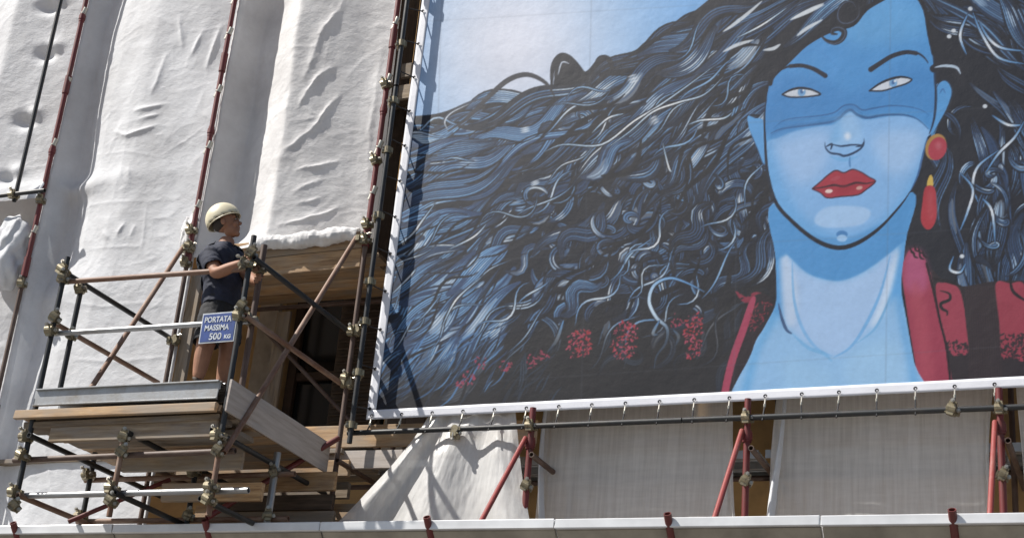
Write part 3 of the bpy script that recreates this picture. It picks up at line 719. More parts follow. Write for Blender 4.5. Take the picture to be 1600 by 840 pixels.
def drape(S, T_, X, Z):
    Y = 0.05 - 0.22*T_ - 0.05*np.sin(np.pi*S)*T_
    fold = np.sin(S*15+1.2*np.sin(T_*3))
    Y = Y - 0.055*fold*(0.35+0.65*T_) + 0.05*fbm(S*5+3, T_*2.2) - 0.10*np.exp(-((S-.12)/.09)**2)*np.sin(np.pi*np.clip(T_, 0, 1))
    Y = Y + 0.012*fbm(S*25, T_*4)
    rp = sstep(.12, .5, T_); Y = Y*rp+(-.005+.016*np.sin(S*30))*(1-rp)
    X = X + 0.16*np.sin(np.pi*T_)*np.exp(-(S/.22)**2)*1.0 - 0.05*np.sin(np.pi*T_)*np.exp(-((1-S)/.2)**2)
    return X, Y, Z
film('draped_sheet', q((700, 590), (806, 590), (500, 845), (835, 850), 0.05, -0.17), 'thick_film', 'crumpled white plastic sheet gathered at the top and spread out below the poster corner', drape, 0.010)
# ------------------------------------------------------------------ the printed picture (drawn stroke by stroke)
CX0, CY0, CW, CH = 556, -300, 1340, 972
canvas = np.zeros((CH, CW, 3)); canvas[:] = (205, 214, 232)
arnd = random.Random(42)
def smooth(pts, closed=False, n=8):
    P = np.array(pts, float); k = len(P); out = []
    if k < 3: return P
    rng = range(k if closed else k-1)
    for i in rng:
        p0 = P[(i-1) % k] if closed else P[max(i-1, 0)]; p1 = P[i]; p2 = P[(i+1) % k] if closed else P[i+1]
        p3 = P[(i+2) % k] if closed else P[min(i+2, k-1)]
        for t in np.arange(n)/n:
            out.append(0.5*((2*p1)+(-p0+p2)*t+(2*p0-5*p1+4*p2-p3)*t*t+(-p0+3*p1-3*p2+p3)*t**3))
    if not closed: out.append(P[-1])
    return np.array(out)
def blend(sl, cov, col):
    canvas[sl] = canvas[sl]*(1-cov[..., None])+np.asarray(col, float)*cov[..., None]
def boxblur(a, r):
    for ax in (0, 1):
        p = np.pad(a, [(r+1, r) if i == ax else (0, 0) for i in (0, 1)], mode='edge'); c = np.cumsum(p, ax)
        n = a.shape[ax]
        a = (np.take(c, np.arange(2*r+1, 2*r+1+n), ax)-np.take(c, np.arange(0, n), ax))/(2*r+1)
    return a
def polymask(pts, ss=3):
    """coverage of a polygon and the slice it lies in"""
    P = np.asarray(pts, float)-(CX0, CY0)
    x0 = max(int(P[:, 0].min())-2, 0); x1 = min(int(P[:, 0].max())+3, CW); y0 = max(int(P[:, 1].min())-2, 0); y1 = min(int(P[:, 1].max())+3, CH)
    if x1 <= x0 or y1 <= y0: return None, None
    w_, h_ = (x1-x0)*ss, y1-y0
    cov = np.zeros((h_, x1-x0))
    A = P; B = np.roll(P, -1, 0)
    for j in range(h_):
        for s in range(ss):
            y = y0+j+(s+.5)/ss
            m = (A[:, 1] <= y) != (B[:, 1] <= y)
            if not m.any(): continue
            xs_ = np.sort(A[m, 0]+(y-A[m, 1])/(B[m, 1]-A[m, 1])*(B[m, 0]-A[m, 0]))
            for a, b in zip(xs_[::2], xs_[1::2]):
                a -= x0; b -= x0; a = max(a, 0); b = min(b, x1-x0)
                if b <= a: continue
                ia, ib = int(a), int(min(b, x1-x0-1e-6))
                if ia == ib: cov[j, ia] += (b-a)/ss
                else:
                    cov[j, ia] += (ia+1-a)/ss; cov[j, ia+1:ib] += 1/ss; cov[j, ib] += (b-ib)/ss
    return (slice(y0, y1), slice(x0, x1)), np.clip(cov, 0, 1)
def fill(pts, col, alpha=1.0, feather=0, closed=True, sm=True, n=8, clip=None):
    P = smooth(pts, True, n) if sm else np.array(pts, float)
    if feather:
        full = np.zeros((CH, CW)); sl, cov = polymask(P)
        if sl is None: return
        full[sl] = cov
        ys, xs_ = sl; e = feather*3
        big = (slice(max(ys.start-e, 0), min(ys.stop+e, CH)), slice(max(xs_.start-e, 0), min(xs_.stop+e, CW)))
        c = full[big]
        for _ in range(2): c = boxblur(c, feather)
        if clip is not None: c = c*clip[big]
        blend(big, c*alpha, col)
    else:
        sl, cov = polymask(P)
        if sl is None: return
        if clip is not None: cov = cov*clip[sl]
        blend(sl, cov*alpha, col)
def maskof(pts, sm=True):
    full = np.zeros((CH, CW)); sl, cov = polymask(smooth(pts, True) if sm else pts); full[sl] = cov; return full
def stroke(pts, w0, col, w1=None, alpha=1.0, prof='taper', sm=True, n=5, col2=None):
    """ink stroke; w0 = widest width; prof taper|flat|in|out; col2 = colour at the middle"""
    P = smooth(pts, False, n) if sm else np.array(pts, float)
    P = P-(CX0, CY0); k = len(P)-1
    if k < 1: return
    s = np.linspace(0, 1, k+1)
    if prof == 'taper': W = w0*np.maximum(np.sin(np.pi*(s*.96+.02)), .12)**.7
    elif prof == 'out': W = w0*(1-s*.85)
    elif prof == 'in': W = w0*(.15+s*.85)
    else: W = np.full(k+1, w0)
    m = w0/2+1.5
    bx0 = int(max(P[:, 0].min()-m, 0)); bx1 = int(min(P[:, 0].max()+m+1, CW)); by0 = int(max(P[:, 1].min()-m, 0)); by1 = int(min(P[:, 1].max()+m+1, CH))
    if bx1 <= bx0 or by1 <= by0: return
    cov = np.zeros((by1-by0, bx1-bx0)); tt = np.zeros_like(cov) if col2 is not None else None
    for i in range(k):
        ax, ay = P[i]; bx, by = P[i+1]; wm = max(W[i], W[i+1])/2+1
        x0 = max(int(min(ax, bx)-wm), bx0); x1 = min(int(max(ax, bx)+wm)+2, bx1); y0 = max(int(min(ay, by)-wm), by0); y1 = min(int(max(ay, by)+wm)+2, by1)
        if x1 <= x0 or y1 <= y0: continue
        X = np.arange(x0, x1)[None]+.5; Y = np.arange(y0, y1)[:, None]+.5
        dx, dy = bx-ax, by-ay; t = np.clip(((X-ax)*dx+(Y-ay)*dy)/(dx*dx+dy*dy+1e-9), 0, 1)
        d = np.hypot(X-ax-t*dx, Y-ay-t*dy); hw = (W[i]+(W[i+1]-W[i])*t)/2
        c = np.clip(hw-d+.5, 0, 1)*np.clip(hw*2, 0, 1)
        sub = (slice(y0-by0, y1-by0), slice(x0-bx0, x1-bx0))
        if tt is not None:
            u = c > cov[sub]; tt[sub][u] = np.broadcast_to((i+t)/k, c.shape)[u]
        cov[sub] = np.maximum(cov[sub], c)
    sl = (slice(by0, by1), slice(bx0, bx1))
    if tt is not None:
        g = np.exp(-((tt-.5)/.22)**2)[..., None]; C = np.asarray(col, float)*(1-g)+np.asarray(col2, float)*g
        a = (cov*alpha)[..., None]; canvas[sl] = canvas[sl]*(1-a)+C*a
    else: blend(sl, cov*alpha, col)
def ell(cx, cy, rx, ry, col, rot=0, alpha=1, feather=0):
    a = np.linspace(0, 2*np.pi, 40, endpoint=False); c, s = math.cos(rot), math.sin(rot)
    fill(np.stack([cx+rx*np.cos(a)*c-ry*np.sin(a)*s, cy+rx*np.cos(a)*s+ry*np.sin(a)*c], -1), col, alpha, feather, sm=False)
Z1 = lambda *pp: [(1130+x/3.8175, y/3.8175) for x, y in pp]
Z2 = lambda *pp: [(1130+x/3.8175, 200+y/3.8175) for x, y in pp]
Z3 = lambda *pp: [(1100+x/3.2, 380+y/3.2) for x, y in pp]

# sky behind the hair: pale in the middle, bluer to the edges
yy, xx = np.mgrid[0:CH, 0:CW]; xx = xx+CX0; yy = yy+CY0
g = np.clip(np.exp(-(((xx-800)/210.)**2+((yy-70)/230.)**2)), 0, 1)[..., None]
canvas[:] = np.array((104, 163, 222))*(1-g)+np.array((214, 219, 234))*g
gl = sstep(700, 648, xx+yy*0.12)[..., None]*.45; canvas[:] = canvas*(1-gl)+np.array((120, 165, 222))*gl
canvas[:] = canvas*(1+0.06*fbm(xx*.02, yy*.03)[..., None])

INK = (30, 33, 43); INK2 = (42, 48, 62)
# dark mass of hair and jacket
fill([(480, 190), (560, 186), (640, 182), (690, 176), (735, 158), (790, 140), (830, 148), (862, 140), (868, 95), (880, 86), (900, 96), (915, 112), (935, 92), (952, 94), (965, 92), (1010, 70), (1050, 42), (1095, 10), (1130, -25), (1180, -110), (1300, -200), (1480, -240), (1700, -230), (1950, -150), (1950, 700), (540, 700)], INK, n=5)
# lower part fades to plain black cloth
fill([(540, 560), (700, 545), (830, 520), (900, 480), (1000, 500), (1110, 470), (1200, 420), (1200, 700), (540, 700)], (34, 34, 39), .9, 12)

# ---- flow of the hair
G = np.array([(1180, 30, -1, .45), (1050, 90, -1, .55), (960, 130, -1, .5), (900, 180, -1, .42), (760, 195, -1, .22), (660, 215, -1, .08), (700, 290, -1, .40), (620, 420, -1, .55), (800, 320, -1, .62), (900, 250, -.9, .7),
              (1000, 230, -.8, .75), (1100, 180, -.75, .8), (1150, 110, -.85, .6), (1160, 300, -.35, 1), (1110, 400, -.6, .8), (1000, 390, -.7, .75), (900, 420, -.8, .75), (750, 470, -.85, .6), (640, 560, -.75, .75), (800, 540, -.6, .85), (900, 330, -.85, .7), (1060, 300, -.6, .9),
              (1500, 60, .8, .45), (1560, 150, .85, .7), (1478, 200, .1, 1), (1540, 300, -.25, 1), (1590, 380, -.1, 1), (1500, 400, .1, 1), (1640, 100, .8, .8), (1350, -120, -.4, .4), (1250, -60, -1, .4), (1450, -80, .8, .4), (1700, 300, .1, 1)])
GA = G[:, 2:]/np.hypot(G[:, 2], G[:, 3])[:, None]
def flow(x, y):
    w_ = 1/((G[:, 0]-x)**2+(G[:, 1]-y)**2+900)**1.5
    v = (GA*w_[:, None]).sum(0); return math.atan2(v[1], v[0])
def trace(x, y, L, amp, lam, ph, step=9):
    pts = [(x, y)]; s = 0
    while s < L:
        a = flow(x, y)+amp*math.cos(2*math.pi*s/lam+ph); x += step*math.cos(a); y += step*math.sin(a); s += step; pts.append((x, y))
    return pts
def inhair(x, y, tol=0):
    if x < 1215 and y < 640: 
        top = np.interp(x, [560, 640, 690, 735, 800, 860, 900, 960, 1010, 1050, 1095, 1130, 1200], [182, 180, 176, 158, 150, 140, 116, 98, 76, 50, 18, -20, -120])
        return y > top+4-tol
    return x > 1440
def offset(P, d):
    P = np.array(P); t = np.gradient(P, axis=0); n = np.stack([-t[:, 1], t[:, 0]], -1); n /= np.hypot(n[:, 0], n[:, 1])[:, None]+1e-9
    return P+n*np.asarray(d)[..., None] if np.ndim(d) else P+n*d
def mixc(a, b, t): return tuple(x*(1-t)+y*t for x, y in zip(a, b))
def lock(P, width, tone, hl, edge=True):
    """one lock along centre line P: dark body, engraved blue lines, a band of white glints"""
    P = np.array(P)
    if len(P) < 5: return
    s = np.linspace(0, 1, len(P)); wv = width*np.sin(np.pi*(.06+.88*s))**.75
    body = mixc(INK, (52, 76, 114), np.clip(tone*.8+arnd.gauss(0, .15), 0, .9))
    stroke(P, width+2.5, (25, 27, 35), sm=False); stroke(P, width-1, body, sm=False)
    nl = max(2, int(width/arnd.uniform(3.2, 4.4))); c0 = arnd.uniform(.25, .75); span = arnd.uniform(.10, .24); soft = arnd.random() < .45
    if soft and hl:                                            # broad sheen under the lines
        ha, hb = int(len(P)*max(0, c0-span)), int(len(P)*min(1, c0+span))
        if hb-ha >= 3: stroke(P[ha:hb+1], width*.62, mixc(body, (190, 206, 222), .25+.35*hl), sm=False, alpha=.9)
    for k in range(nl):
        u = (k+.5)/nl-.5
        if arnd.random() < .10: continue
        Q = offset(P, wv*u*.88)
        a = int(len(Q)*arnd.uniform(0, .22)); b = int(len(Q)*arnd.uniform(.78, 1))
        if b-a < 4: continue
        base = mixc((50, 74, 110), (122, 172, 216), np.clip(tone+arnd.gauss(0, .2), 0, 1))
        stroke(Q[a:b], arnd.uniform(1.4, 2.4), base, prof='taper', sm=False)
        if hl > arnd.random():
            ha = int(len(Q)*max(0, c0-span*arnd.uniform(.5, 1))); hb = int(len(Q)*min(1, c0+span*arnd.uniform(.5, 1)))
            if hb-ha >= 3: stroke(Q[ha:hb+1], arnd.uniform(1.4, 2.6), mixc((134, 168, 204), (220, 227, 232), arnd.random()), prof='taper', sm=False, alpha=.92)
def coil(cx, cy, r, turn, a0, dirn, dx, dy):
    pts = []
    for k in range(22):
        t = k/21.; a = a0+dirn*t*turn; rr = r*(.45+.55*math.sin(math.pi*(.15+.7*t))); pts.append((cx+rr*math.cos(a)+dx*t, cy+rr*.9*math.sin(a)+dy*t))
    return pts
seeds = []
for k in range(760):
    x = arnd.uniform(580, 1215); y = arnd.uniform(-10, 560)
    if inhair(x, y): seeds.append((x, y))
seeds = seeds[:440]
for k in range(110): seeds.append((arnd.uniform(1445, 1800), arnd.uniform(-150, 400)))
for k in range(90): seeds.append((arnd.uniform(1130, 1700), arnd.uniform(-240, 0)))
seeds.sort(key=lambda p: arnd.random()+(0.25 if p[0] > 900 else 0))
for (x, y) in seeds:
    low = y > np.interp(x, [580, 700, 830, 950, 1050, 1200], [590, 560, 520, 470, 440, 400])
    if low and x < 1215 and arnd.random() < .75: continue
    left = np.clip((1040-x)/300, 0, 1)
    if x > 1440: left = .05
    tone = .30+.62*left+arnd.gauss(0, .18)
    if arnd.random() < .36-.24*left: tone *= .25
    curly = x > 820 and y > 180 and x < 1215
    if curly: tone *= .75
    if x > 1440: tone *= .55
    hl = arnd.choice((0, .3, .7, 1.0))*(.6 if x > 1440 else 1)
    wd = arnd.uniform(11, 34)*(.75 if curly else 1)
    if curly and arnd.random() < .42:
        P = coil(x, y, arnd.uniform(10, 30), arnd.uniform(2.4, 5.2), arnd.uniform(0, 6.28), arnd.choice((-1, 1)), arnd.uniform(-35, 5), arnd.uniform(0, 45)); wd = arnd.uniform(7, 14)
    else:
        amp = arnd.uniform(.4, 1.0) if curly else arnd.uniform(.12, .55)
        lam = arnd.uniform(70, 150) if curly else arnd.uniform(110, 240)
        Lh = arnd.uniform(70, 150) if curly else arnd.uniform(110, 240)
        if y > 420 or x > 1440: Lh *= .75
        P = trace(x, y, Lh, amp, lam, arnd.uniform(0, 6.28))
    if x < 1300 and not all(inhair(px_, py_, 9) for px_, py_ in P[:-1] if px_ < 1214): continue
    lock(P, wd, np.clip(tone, 0, 1), hl)
# black gaps between the locks, single bright hairs
for k in range(85):
    x = arnd.uniform(600, 1210); y = arnd.uniform(0, 560)
    if inhair(x, y): stroke(trace(x, y, arnd.uniform(60, 170), arnd.uniform(.1, .7), arnd.uniform(80, 200), arnd.uniform(0, 6.28)), arnd.uniform(2, 7)*(1.7 if x > 930 else .7), (27, 29, 37), prof='taper', sm=False)
for k in range(60):
    x = arnd.uniform(600, 1200); y = arnd.uniform(30, 520)
    if inhair(x, y):
        P = trace(x, y, arnd.uniform(50, 140), arnd.uniform(.2, .9), arnd.uniform(80, 160), arnd.uniform(0, 6.28))
        stroke(P, 5.5, (26, 28, 36), sm=False); stroke(P, arnd.uniform(1.6, 3), (96, 140, 188), col2=mixc((130, 172, 212), (222, 228, 234), arnd.random()), sm=False)
for k in range(26):
    P = coil(arnd.uniform(1480, 1720), arnd.uniform(170, 400), arnd.uniform(10, 26), arnd.uniform(2.2, 4), arnd.uniform(0, 6.28), arnd.choice((-1, 1)), arnd.uniform(-15, 15), arnd.uniform(10, 55))
    lock(P, arnd.uniform(6, 13), arnd.uniform(.1, .6), arnd.choice((.1, .4, .7)))
for k in range(5):                                            # soft white glints
    x = arnd.uniform(640, 1200); y = arnd.uniform(100, 520)
    if not inhair(x, y) or y > np.interp(x, [640, 900, 1200], [560, 500, 430]): continue
    P = np.array(trace(x, y, arnd.uniform(10, 22), .2, 100, 0, 4)); a = arnd.uniform(2, 5)
    ell(P[len(P)//2][0], P[len(P)//2][1], a*1.9, a, (198, 210, 222), flow(x, y), .55, 2)
    for d in np.linspace(-a, a, 3): stroke(offset(P, d), 1.9, (214, 222, 230), sm=False, alpha=.8)
# hand-set loops on the outline and long bright hairs
for pts, w_, c in ((((862, 140), (864, 105), (876, 88), (892, 92), (912, 112)), 9, INK), (((925, 112), (936, 92), (950, 92), (956, 108), (944, 122)), 8, INK), (((700, 205), (730, 185), (765, 150), (795, 125), (825, 117), (853, 130), (866, 150)), 8, (48, 50, 60)),
                   (((772, 150), (735, 160), (705, 175), (694, 188), (700, 204)), 3.5, (60, 66, 80)), (((700, 204), (695, 190), (706, 176), (735, 162)), 2, (200, 210, 222)), (((872, 118), (878, 98), (890, 100)), 2.4, (190, 200, 215)), (((1120, 5), (1085, 35), (1040, 52), (1000, 80), (962, 98)), 6, INK),
                   (((1040, 50), (1070, 25), (1100, 14)), 3, INK), (((1060, 36), (1075, 24), (1098, 22)), 1.6, INK), (((1010, 72), (1025, 64), (1060, 60)), 2, INK)):
    stroke(pts, w_, c)
for pts in (((850, 238), (880, 226), (940, 226), (990, 190), (1030, 165), (1080, 130), (1120, 100)), ((945, 234), (985, 205), (1020, 175), (1060, 160), (1100, 148), (1130, 120)), ((925, 208), (950, 185), (975, 178)), ((1075, 195), (1095, 188), (1130, 185), (1145, 175)),
            ((1035, 222), (1045, 262), (1050, 268)), ((600, 395), (640, 370), (660, 345), (680, 318)), ((690, 512), (705, 480), (720, 460), (755, 430)), ((612, 460), (640, 432), (650, 420)), ((700, 390), (740, 370), (760, 350)), ((1150, 60), (1190, 40), (1230, 12))):
    stroke(pts, 6, (27, 29, 37)); stroke(pts, 2.6, (150, 185, 218), col2=(228, 232, 236))
for pts in (((1100, 455), (1070, 440), (1045, 434), (1022, 445), (1014, 470), (1025, 495), (1042, 512), (1040, 535), (1026, 555), (1022, 575)), ((1030, 500), (1020, 520), (1028, 522)), ((1052, 515), (1060, 525), (1056, 538)), ((880, 500), (870, 530), (855, 550))):
    stroke(pts, 9, INK); stroke(pts, 5, (96, 150, 205), col2=(190, 212, 232))
for k in range(90):                                            # split ends over the black cloth
    x = arnd.uniform(595, 880); y = arnd.uniform(480, 610)
    stroke(trace(x, y, arnd.uniform(12, 60), .3, 80, arnd.random()*6), arnd.uniform(1, 3), mixc((36, 52, 78), (88, 140, 196), arnd.random()), sm=False, alpha=.9)

fill([(540, 600), (600, 585), (700, 570), (800, 545), (870, 515), (960, 520), (1080, 500), (1180, 450), (1200, 700), (540, 700)], (33, 33, 38), .72, 14)
for k in range(60):
    x = arnd.uniform(592, 800); y = arnd.uniform(520, 600)
    stroke(trace(x, y, arnd.uniform(20, 70), .3, 80, arnd.random()*6), arnd.uniform(1, 3), mixc((40, 62, 96), (100, 154, 208), arnd.random()), sm=False, alpha=.9)
# ---- jacket
def stipple(pts, col, n, r0=1.0, r1=2.6):
    P = np.array(pts); m = maskof(pts)
    for k in range(n):
        x = arnd.uniform(P[:, 0].min(), P[:, 0].max()); y = arnd.uniform(P[:, 1].min(), P[:, 1].max())
        iy, ix = int(y-CY0), int(x-CX0)
        if 0 <= iy < CH and 0 <= ix < CW and m[iy, ix] > .5:
            a = arnd.uniform(0, 3.1); l = arnd.uniform(1, 4); stroke([(x, y), (x+l*math.cos(a), y+l*math.sin(a))], arnd.uniform(r0, r1), col, prof='flat', sm=False)
for pts in ([(890, 524), (905, 514), (924, 516), (922, 545), (908, 558), (886, 552)], [(962, 508), (978, 500), (996, 512), (998, 545), (978, 560), (956, 550)], [(1068, 500), (1098, 486), (1098, 520), (1090, 560), (1075, 560), (1070, 530)]):
    stipple(pts, (196, 72, 92), 90); stipple(pts, (190, 50, 58), 50); stipple(pts, (40, 30, 36), 26)
for x, y in ((735, 590), (750, 568), (790, 572), (830, 565), (846, 555), (722, 595), (1055, 500)): stipple([(x-8, y-8), (x+8, y-12), (x+10, y+6), (x-8, y+9)], (178, 62, 84), 14)
stroke([(1150, 455), (1165, 468), (1182, 460), (1200, 466)], 10, (150, 48, 66)); stipple([(1150, 445), (1210, 450), (1206, 490), (1170, 480)], INK, 40, 2, 4)
fill(Z3((235, 280), (300, 250), (350, 300), (330, 360), (260, 520), (170, 900), (60, 900), (110, 620), (180, 420)), (40, 33, 40), n=6)
fill(Z3((232, 278), (258, 284), (215, 430), (150, 620), (90, 900), (60, 900), (112, 620), (180, 420)), (186, 66, 90), n=6)
stipple(Z3((250, 290), (330, 290), (310, 380), (220, 440)), (150, 48, 62), 70, 1, 2)
fill(Z3((1130, 170), (1200, 190), (1290, 215), (1450, 190), (1640, 190), (1950, 240), (1950, 780), (1230, 780)), (44, 38, 44))
pA = Z3((1158, 235), (1195, 195), (1265, 215), (1295, 290), (1312, 420), (1322, 540), (1290, 556), (1225, 530)); fill(pA, (172, 62, 78)); stipple(Z3((1200, 480), (1325, 500), (1325, 570), (1215, 570)), (44, 38, 44), 70, 1, 3)
for x0 in (1458, 1640, 1830):
    pB = Z3((x0, 205), (x0+70, 200), (x0+150, 225), (x0+155, 560), (x0+90, 575), (x0+30, 565), (x0+18, 400)); fill(pB, (168, 60, 74)); stipple(Z3((x0+15, 460), (x0+160, 450), (x0+160, 580), (x0+25, 580)), (44, 38, 44), 170, 1, 3)
for k in range(14): stroke(Z3((1310+k*11, 215), (1322+k*12, 450), (1330+k*12, 690)), 2, (58, 46, 50), prof='flat', alpha=.6)
for pts in (Z3((1180, 235), (1225, 250), (1228, 280), (1185, 300), (1190, 325), (1215, 340), (1215, 360)), Z3((1530, 150), (1540, 230), (1580, 270), (1620, 290)), Z3((1130, 170), (1220, 190), (1290, 215))): stroke(pts, 5, (30, 28, 34))
lap = Z3((990, 140), (1012, 55), (1045, 22), (1088, 40), (1112, 100), (1135, 160), (1150, 250), (1180, 390), (1215, 540), (1260, 900), (1110, 900), (1050, 560), (1012, 320))
fill(lap, (172, 58, 78)); fill(Z3((1010, 60), (1050, 25), (1100, 60), (1120, 200), (1060, 260), (1000, 200)), (196, 92, 128), .75, 5)
fill(Z3((1030, 250), (1090, 240), (1150, 700), (1090, 700)), (196, 78, 92), .6, 5)
stroke(Z3((1112, 100), (1150, 250), (1180, 390), (1215, 540), (1245, 840)), 3.5, (34, 26, 34), prof='flat')
for a, b in ((1030, 40), (1050, 30), (1070, 40), (1045, 62), (1075, 68), (1092, 60)): stroke(Z3((a, b-25), (a+8, b+2), (a+26, b+10)), 3.4, (34, 26, 34))

# ---- neck and chest
neck = [(1207, 318)]+Z3((357, 60), (362, 240), (352, 320), (300, 420), (240, 540), (170, 900), (1120, 900), (1052, 600), (1012, 380), (985, 220), (996, 90))+[(1416, 370), (1426, 300), (1320, 340)]
fill(neck, (140, 184, 226), n=6); nm = maskof(neck)
fill(Z3((340, -60), (385, -60), (395, 240), (400, 420), (380, 360), (340, 330)), (84, 152, 212), .95, 4, clip=nm)
fill(Z3((1040, -100), (975, 0), (945, 200), (900, 330), (960, 260), (1000, 300), (1040, 300)), (88, 156, 214), .95, 4, clip=nm)
fill(Z3((330, 330), (300, 420), (235, 560), (180, 780), (215, 780), (270, 560), (330, 440), (370, 370)), (96, 164, 218), .85, 5, clip=nm)
fill(Z3((985, 220), (1000, 330), (1030, 500), (1085, 780), (1040, 780), (1010, 560), (980, 400), (960, 280)), (92, 158, 214), .85, 5, clip=nm)
fill(Z3((392, 40), (450, 110), (560, 175), (700, 190), (840, 130), (960, 30), (920, 220), (820, 430), (720, 530), (650, 560), (560, 520), (450, 440), (402, 330)), (160, 190, 228), .9, 4, clip=nm)
fill(Z3((388, 20), (440, 120), (470, 250), (455, 400), (410, 400), (395, 250)), (184, 204, 230), .85, 4, clip=nm)
fill(Z3((975, 20), (930, 120), (890, 260), (830, 420), (890, 360), (940, 200)), (196, 214, 236), .9, 3, clip=nm)
stroke(Z3((440, 90), (450, 280), (490, 420), (560, 520), (640, 562)), 5, (116, 172, 222), alpha=.8); stroke(Z3((930, 60), (880, 250), (800, 420), (730, 520), (650, 568)), 5, (110, 168, 220), alpha=.9)
stroke(Z3((372, 300), (388, 370), (412, 430), (440, 450)), 5, (60, 88, 128)); stroke(Z3((440, 450), (520, 520), (600, 550), (640, 590)), 6, (112, 172, 220), alpha=.8)
stroke(Z3((935, 250), (905, 330), (850, 430), (760, 500)), 4, (112, 168, 214), alpha=.9)
fill(Z3((400, 560), (520, 600), (640, 640), (620, 760), (420, 760)), (150, 192, 228), .6, 10, clip=nm); fill(Z3((700, 600), (860, 480), (980, 520), (1010, 740), (760, 750)), (158, 198, 232), .6, 10, clip=nm)
fill(Z3((340, -140), (372, 0), (440, 80), (520, 150), (620, 182), (700, 182), (800, 140), (900, 70), (972, 10), (1040, -60), (1060, -260)), (76, 143, 202), .97, 1, clip=nm)
fill(Z3((320, -220), (440, -60), (420, 40), (380, 70), (340, 70)), (80, 147, 206), 1, 2, clip=nm)
for k in range(60):
    x = arnd.uniform(420, 940); y = arnd.uniform(20, 150); stroke(Z3((x, y), (x+arnd.uniform(20, 60), y+arnd.uniform(-3, 3))), 1.2, (62, 122, 184), alpha=.5)

# ---- face
EL = Z1((145, 695), (190, 705), (240, 720), (245, 830))+Z2((255, 120), (252, 215), (232, 205), (205, 130), (160, 20)); fill(EL, (92, 156, 214), n=5); stroke(EL[::-1][:5], 2, (40, 62, 92))
ER = Z1((1262, 540), (1290, 492), (1325, 478), (1355, 505), (1366, 560), (1335, 650), (1290, 730), (1240, 820)); fill(ER, (82, 148, 206), n=5); stroke(ER, 2.4, (38, 48, 66)); stroke(Z1((1290, 560), (1310, 530), (1325, 560)), 2, (60, 110, 165))
face = Z1((280, 490), (320, 430), (400, 350), (480, 275), (560, 220), (640, 175), (760, 140), (820, 80), (860, 40), (950, -10), (1000, -60), (1080, -75), (1140, -20), (1200, 60), (1222, 200), (1246, 300), (1258, 420), (1266, 560), (1262, 680), (1240, 790))+Z2((1215, 60), (1190, 160), (1160, 280), (1115, 375), (1060, 455), (960, 565), (860, 645), (770, 692), (690, 708), (600, 690), (500, 632), (400, 545), (330, 470), (290, 380), (266, 250), (258, 120), (248, 0))+Z1((246, 700), (258, 600))
fill(face, (74, 142, 203), n=6); fm = maskof(face)
fill(Z1((700, 120), (950, -30), (1180, 20), (1210, 200), (1000, 260), (760, 260)), (96, 160, 214), .85, 12, clip=fm)
fill(Z1((250, 480), (620, 480), (760, 560), (1000, 420), (1270, 420), (1270, 700), (1100, 650), (860, 680), (760, 640), (640, 700), (260, 800)), (64, 130, 192), .8, 8, clip=fm)
lower = Z1((262, 850), (330, 822), (420, 785), (560, 755), (660, 742), (715, 700), (760, 668), (800, 695), (860, 712), (1000, 692), (1100, 695), (1180, 725), (1235, 785))+Z2((1240, 60), (1200, 200), (1150, 340), (1060, 470), (960, 580), (700, 730), (500, 650), (300, 430), (250, 200))
fill(lower, (128, 175, 224), 1, 1, clip=fm)
fill(Z2((250, 60), (300, 120), (330, 250), (400, 420), (520, 560), (700, 640), (880, 590), (1040, 440), (1150, 260), (1205, 120), (1240, 150), (1180, 380), (1000, 600), (700, 760), (420, 640), (240, 380)), (100, 164, 220), .8, 7, clip=fm)
fill(Z2((330, 90), (600, 20), (640, 140), (560, 300), (440, 330), (360, 220)), (158, 190, 230), .8, 9, clip=fm)
fill(Z2((900, 40), (1180, 20), (1150, 200), (1020, 280), (930, 200)), (160, 192, 230), .8, 9, clip=fm)
fill(Z2((560, 510), (620, 470), (720, 462), (840, 472), (880, 510), (830, 570), (720, 590), (600, 590), (545, 560)), (160, 194, 232), .95, 1, clip=fm)
fill(Z2((420, 560), (520, 630), (640, 650), (700, 655), (800, 635), (960, 560), (860, 650), (700, 716), (520, 650)), (86, 148, 204), .95, 2, clip=fm)
ell(*Z2((708, 632))[0], 9, 6, (70, 126, 182)); ell(*Z2((708, 655))[0], 8, 5.5, (150, 190, 230))
stroke(Z1((285, 795), (350, 768), (500, 748), (640, 728), (690, 706), (730, 668), (762, 656), (800, 684), (860, 702), (960, 686), (1080, 686), (1160, 712), (1222, 768)), 4.5, (44, 84, 130), alpha=.8)
stroke(Z1((300, 765), (380, 712), (560, 692), (660, 672), (720, 630), (780, 626), (830, 656), (900, 645), (1000, 630), (1100, 636), (1180, 656), (1232, 690)), 2.6, (46, 88, 138), alpha=.7)
stroke(Z1((290, 805), (380, 760), (560, 735), (660, 715), (725, 655), (770, 640), (830, 680)), 8, (58, 112, 168), alpha=.4)
stroke(Z1((430, 345), (560, 300), (700, 420)), 2, (70, 134, 196), alpha=.5)
# outline of cheeks and jaw
stroke(Z1((258, 590), (246, 700), (250, 840))+Z2((262, 250), (290, 380), (330, 470), (400, 545), (500, 632), (600, 690), (690, 710), (770, 694), (860, 647), (960, 567), (1060, 457), (1115, 377)), 6, (26, 34, 50))
stroke(Z2((300, 420), (400, 547), (500, 634), (600, 692), (690, 712), (770, 696), (860, 649), (960, 569), (1080, 430)), 7, (26, 30, 42)); stroke(Z2((1115, 377), (1160, 280), (1190, 160), (1215, 60)), 3, (60, 100, 150)); stroke(Z1((1250, 300), (1262, 450), (1268, 600), (1255, 720), (1228, 800)), 4, (34, 50, 74))
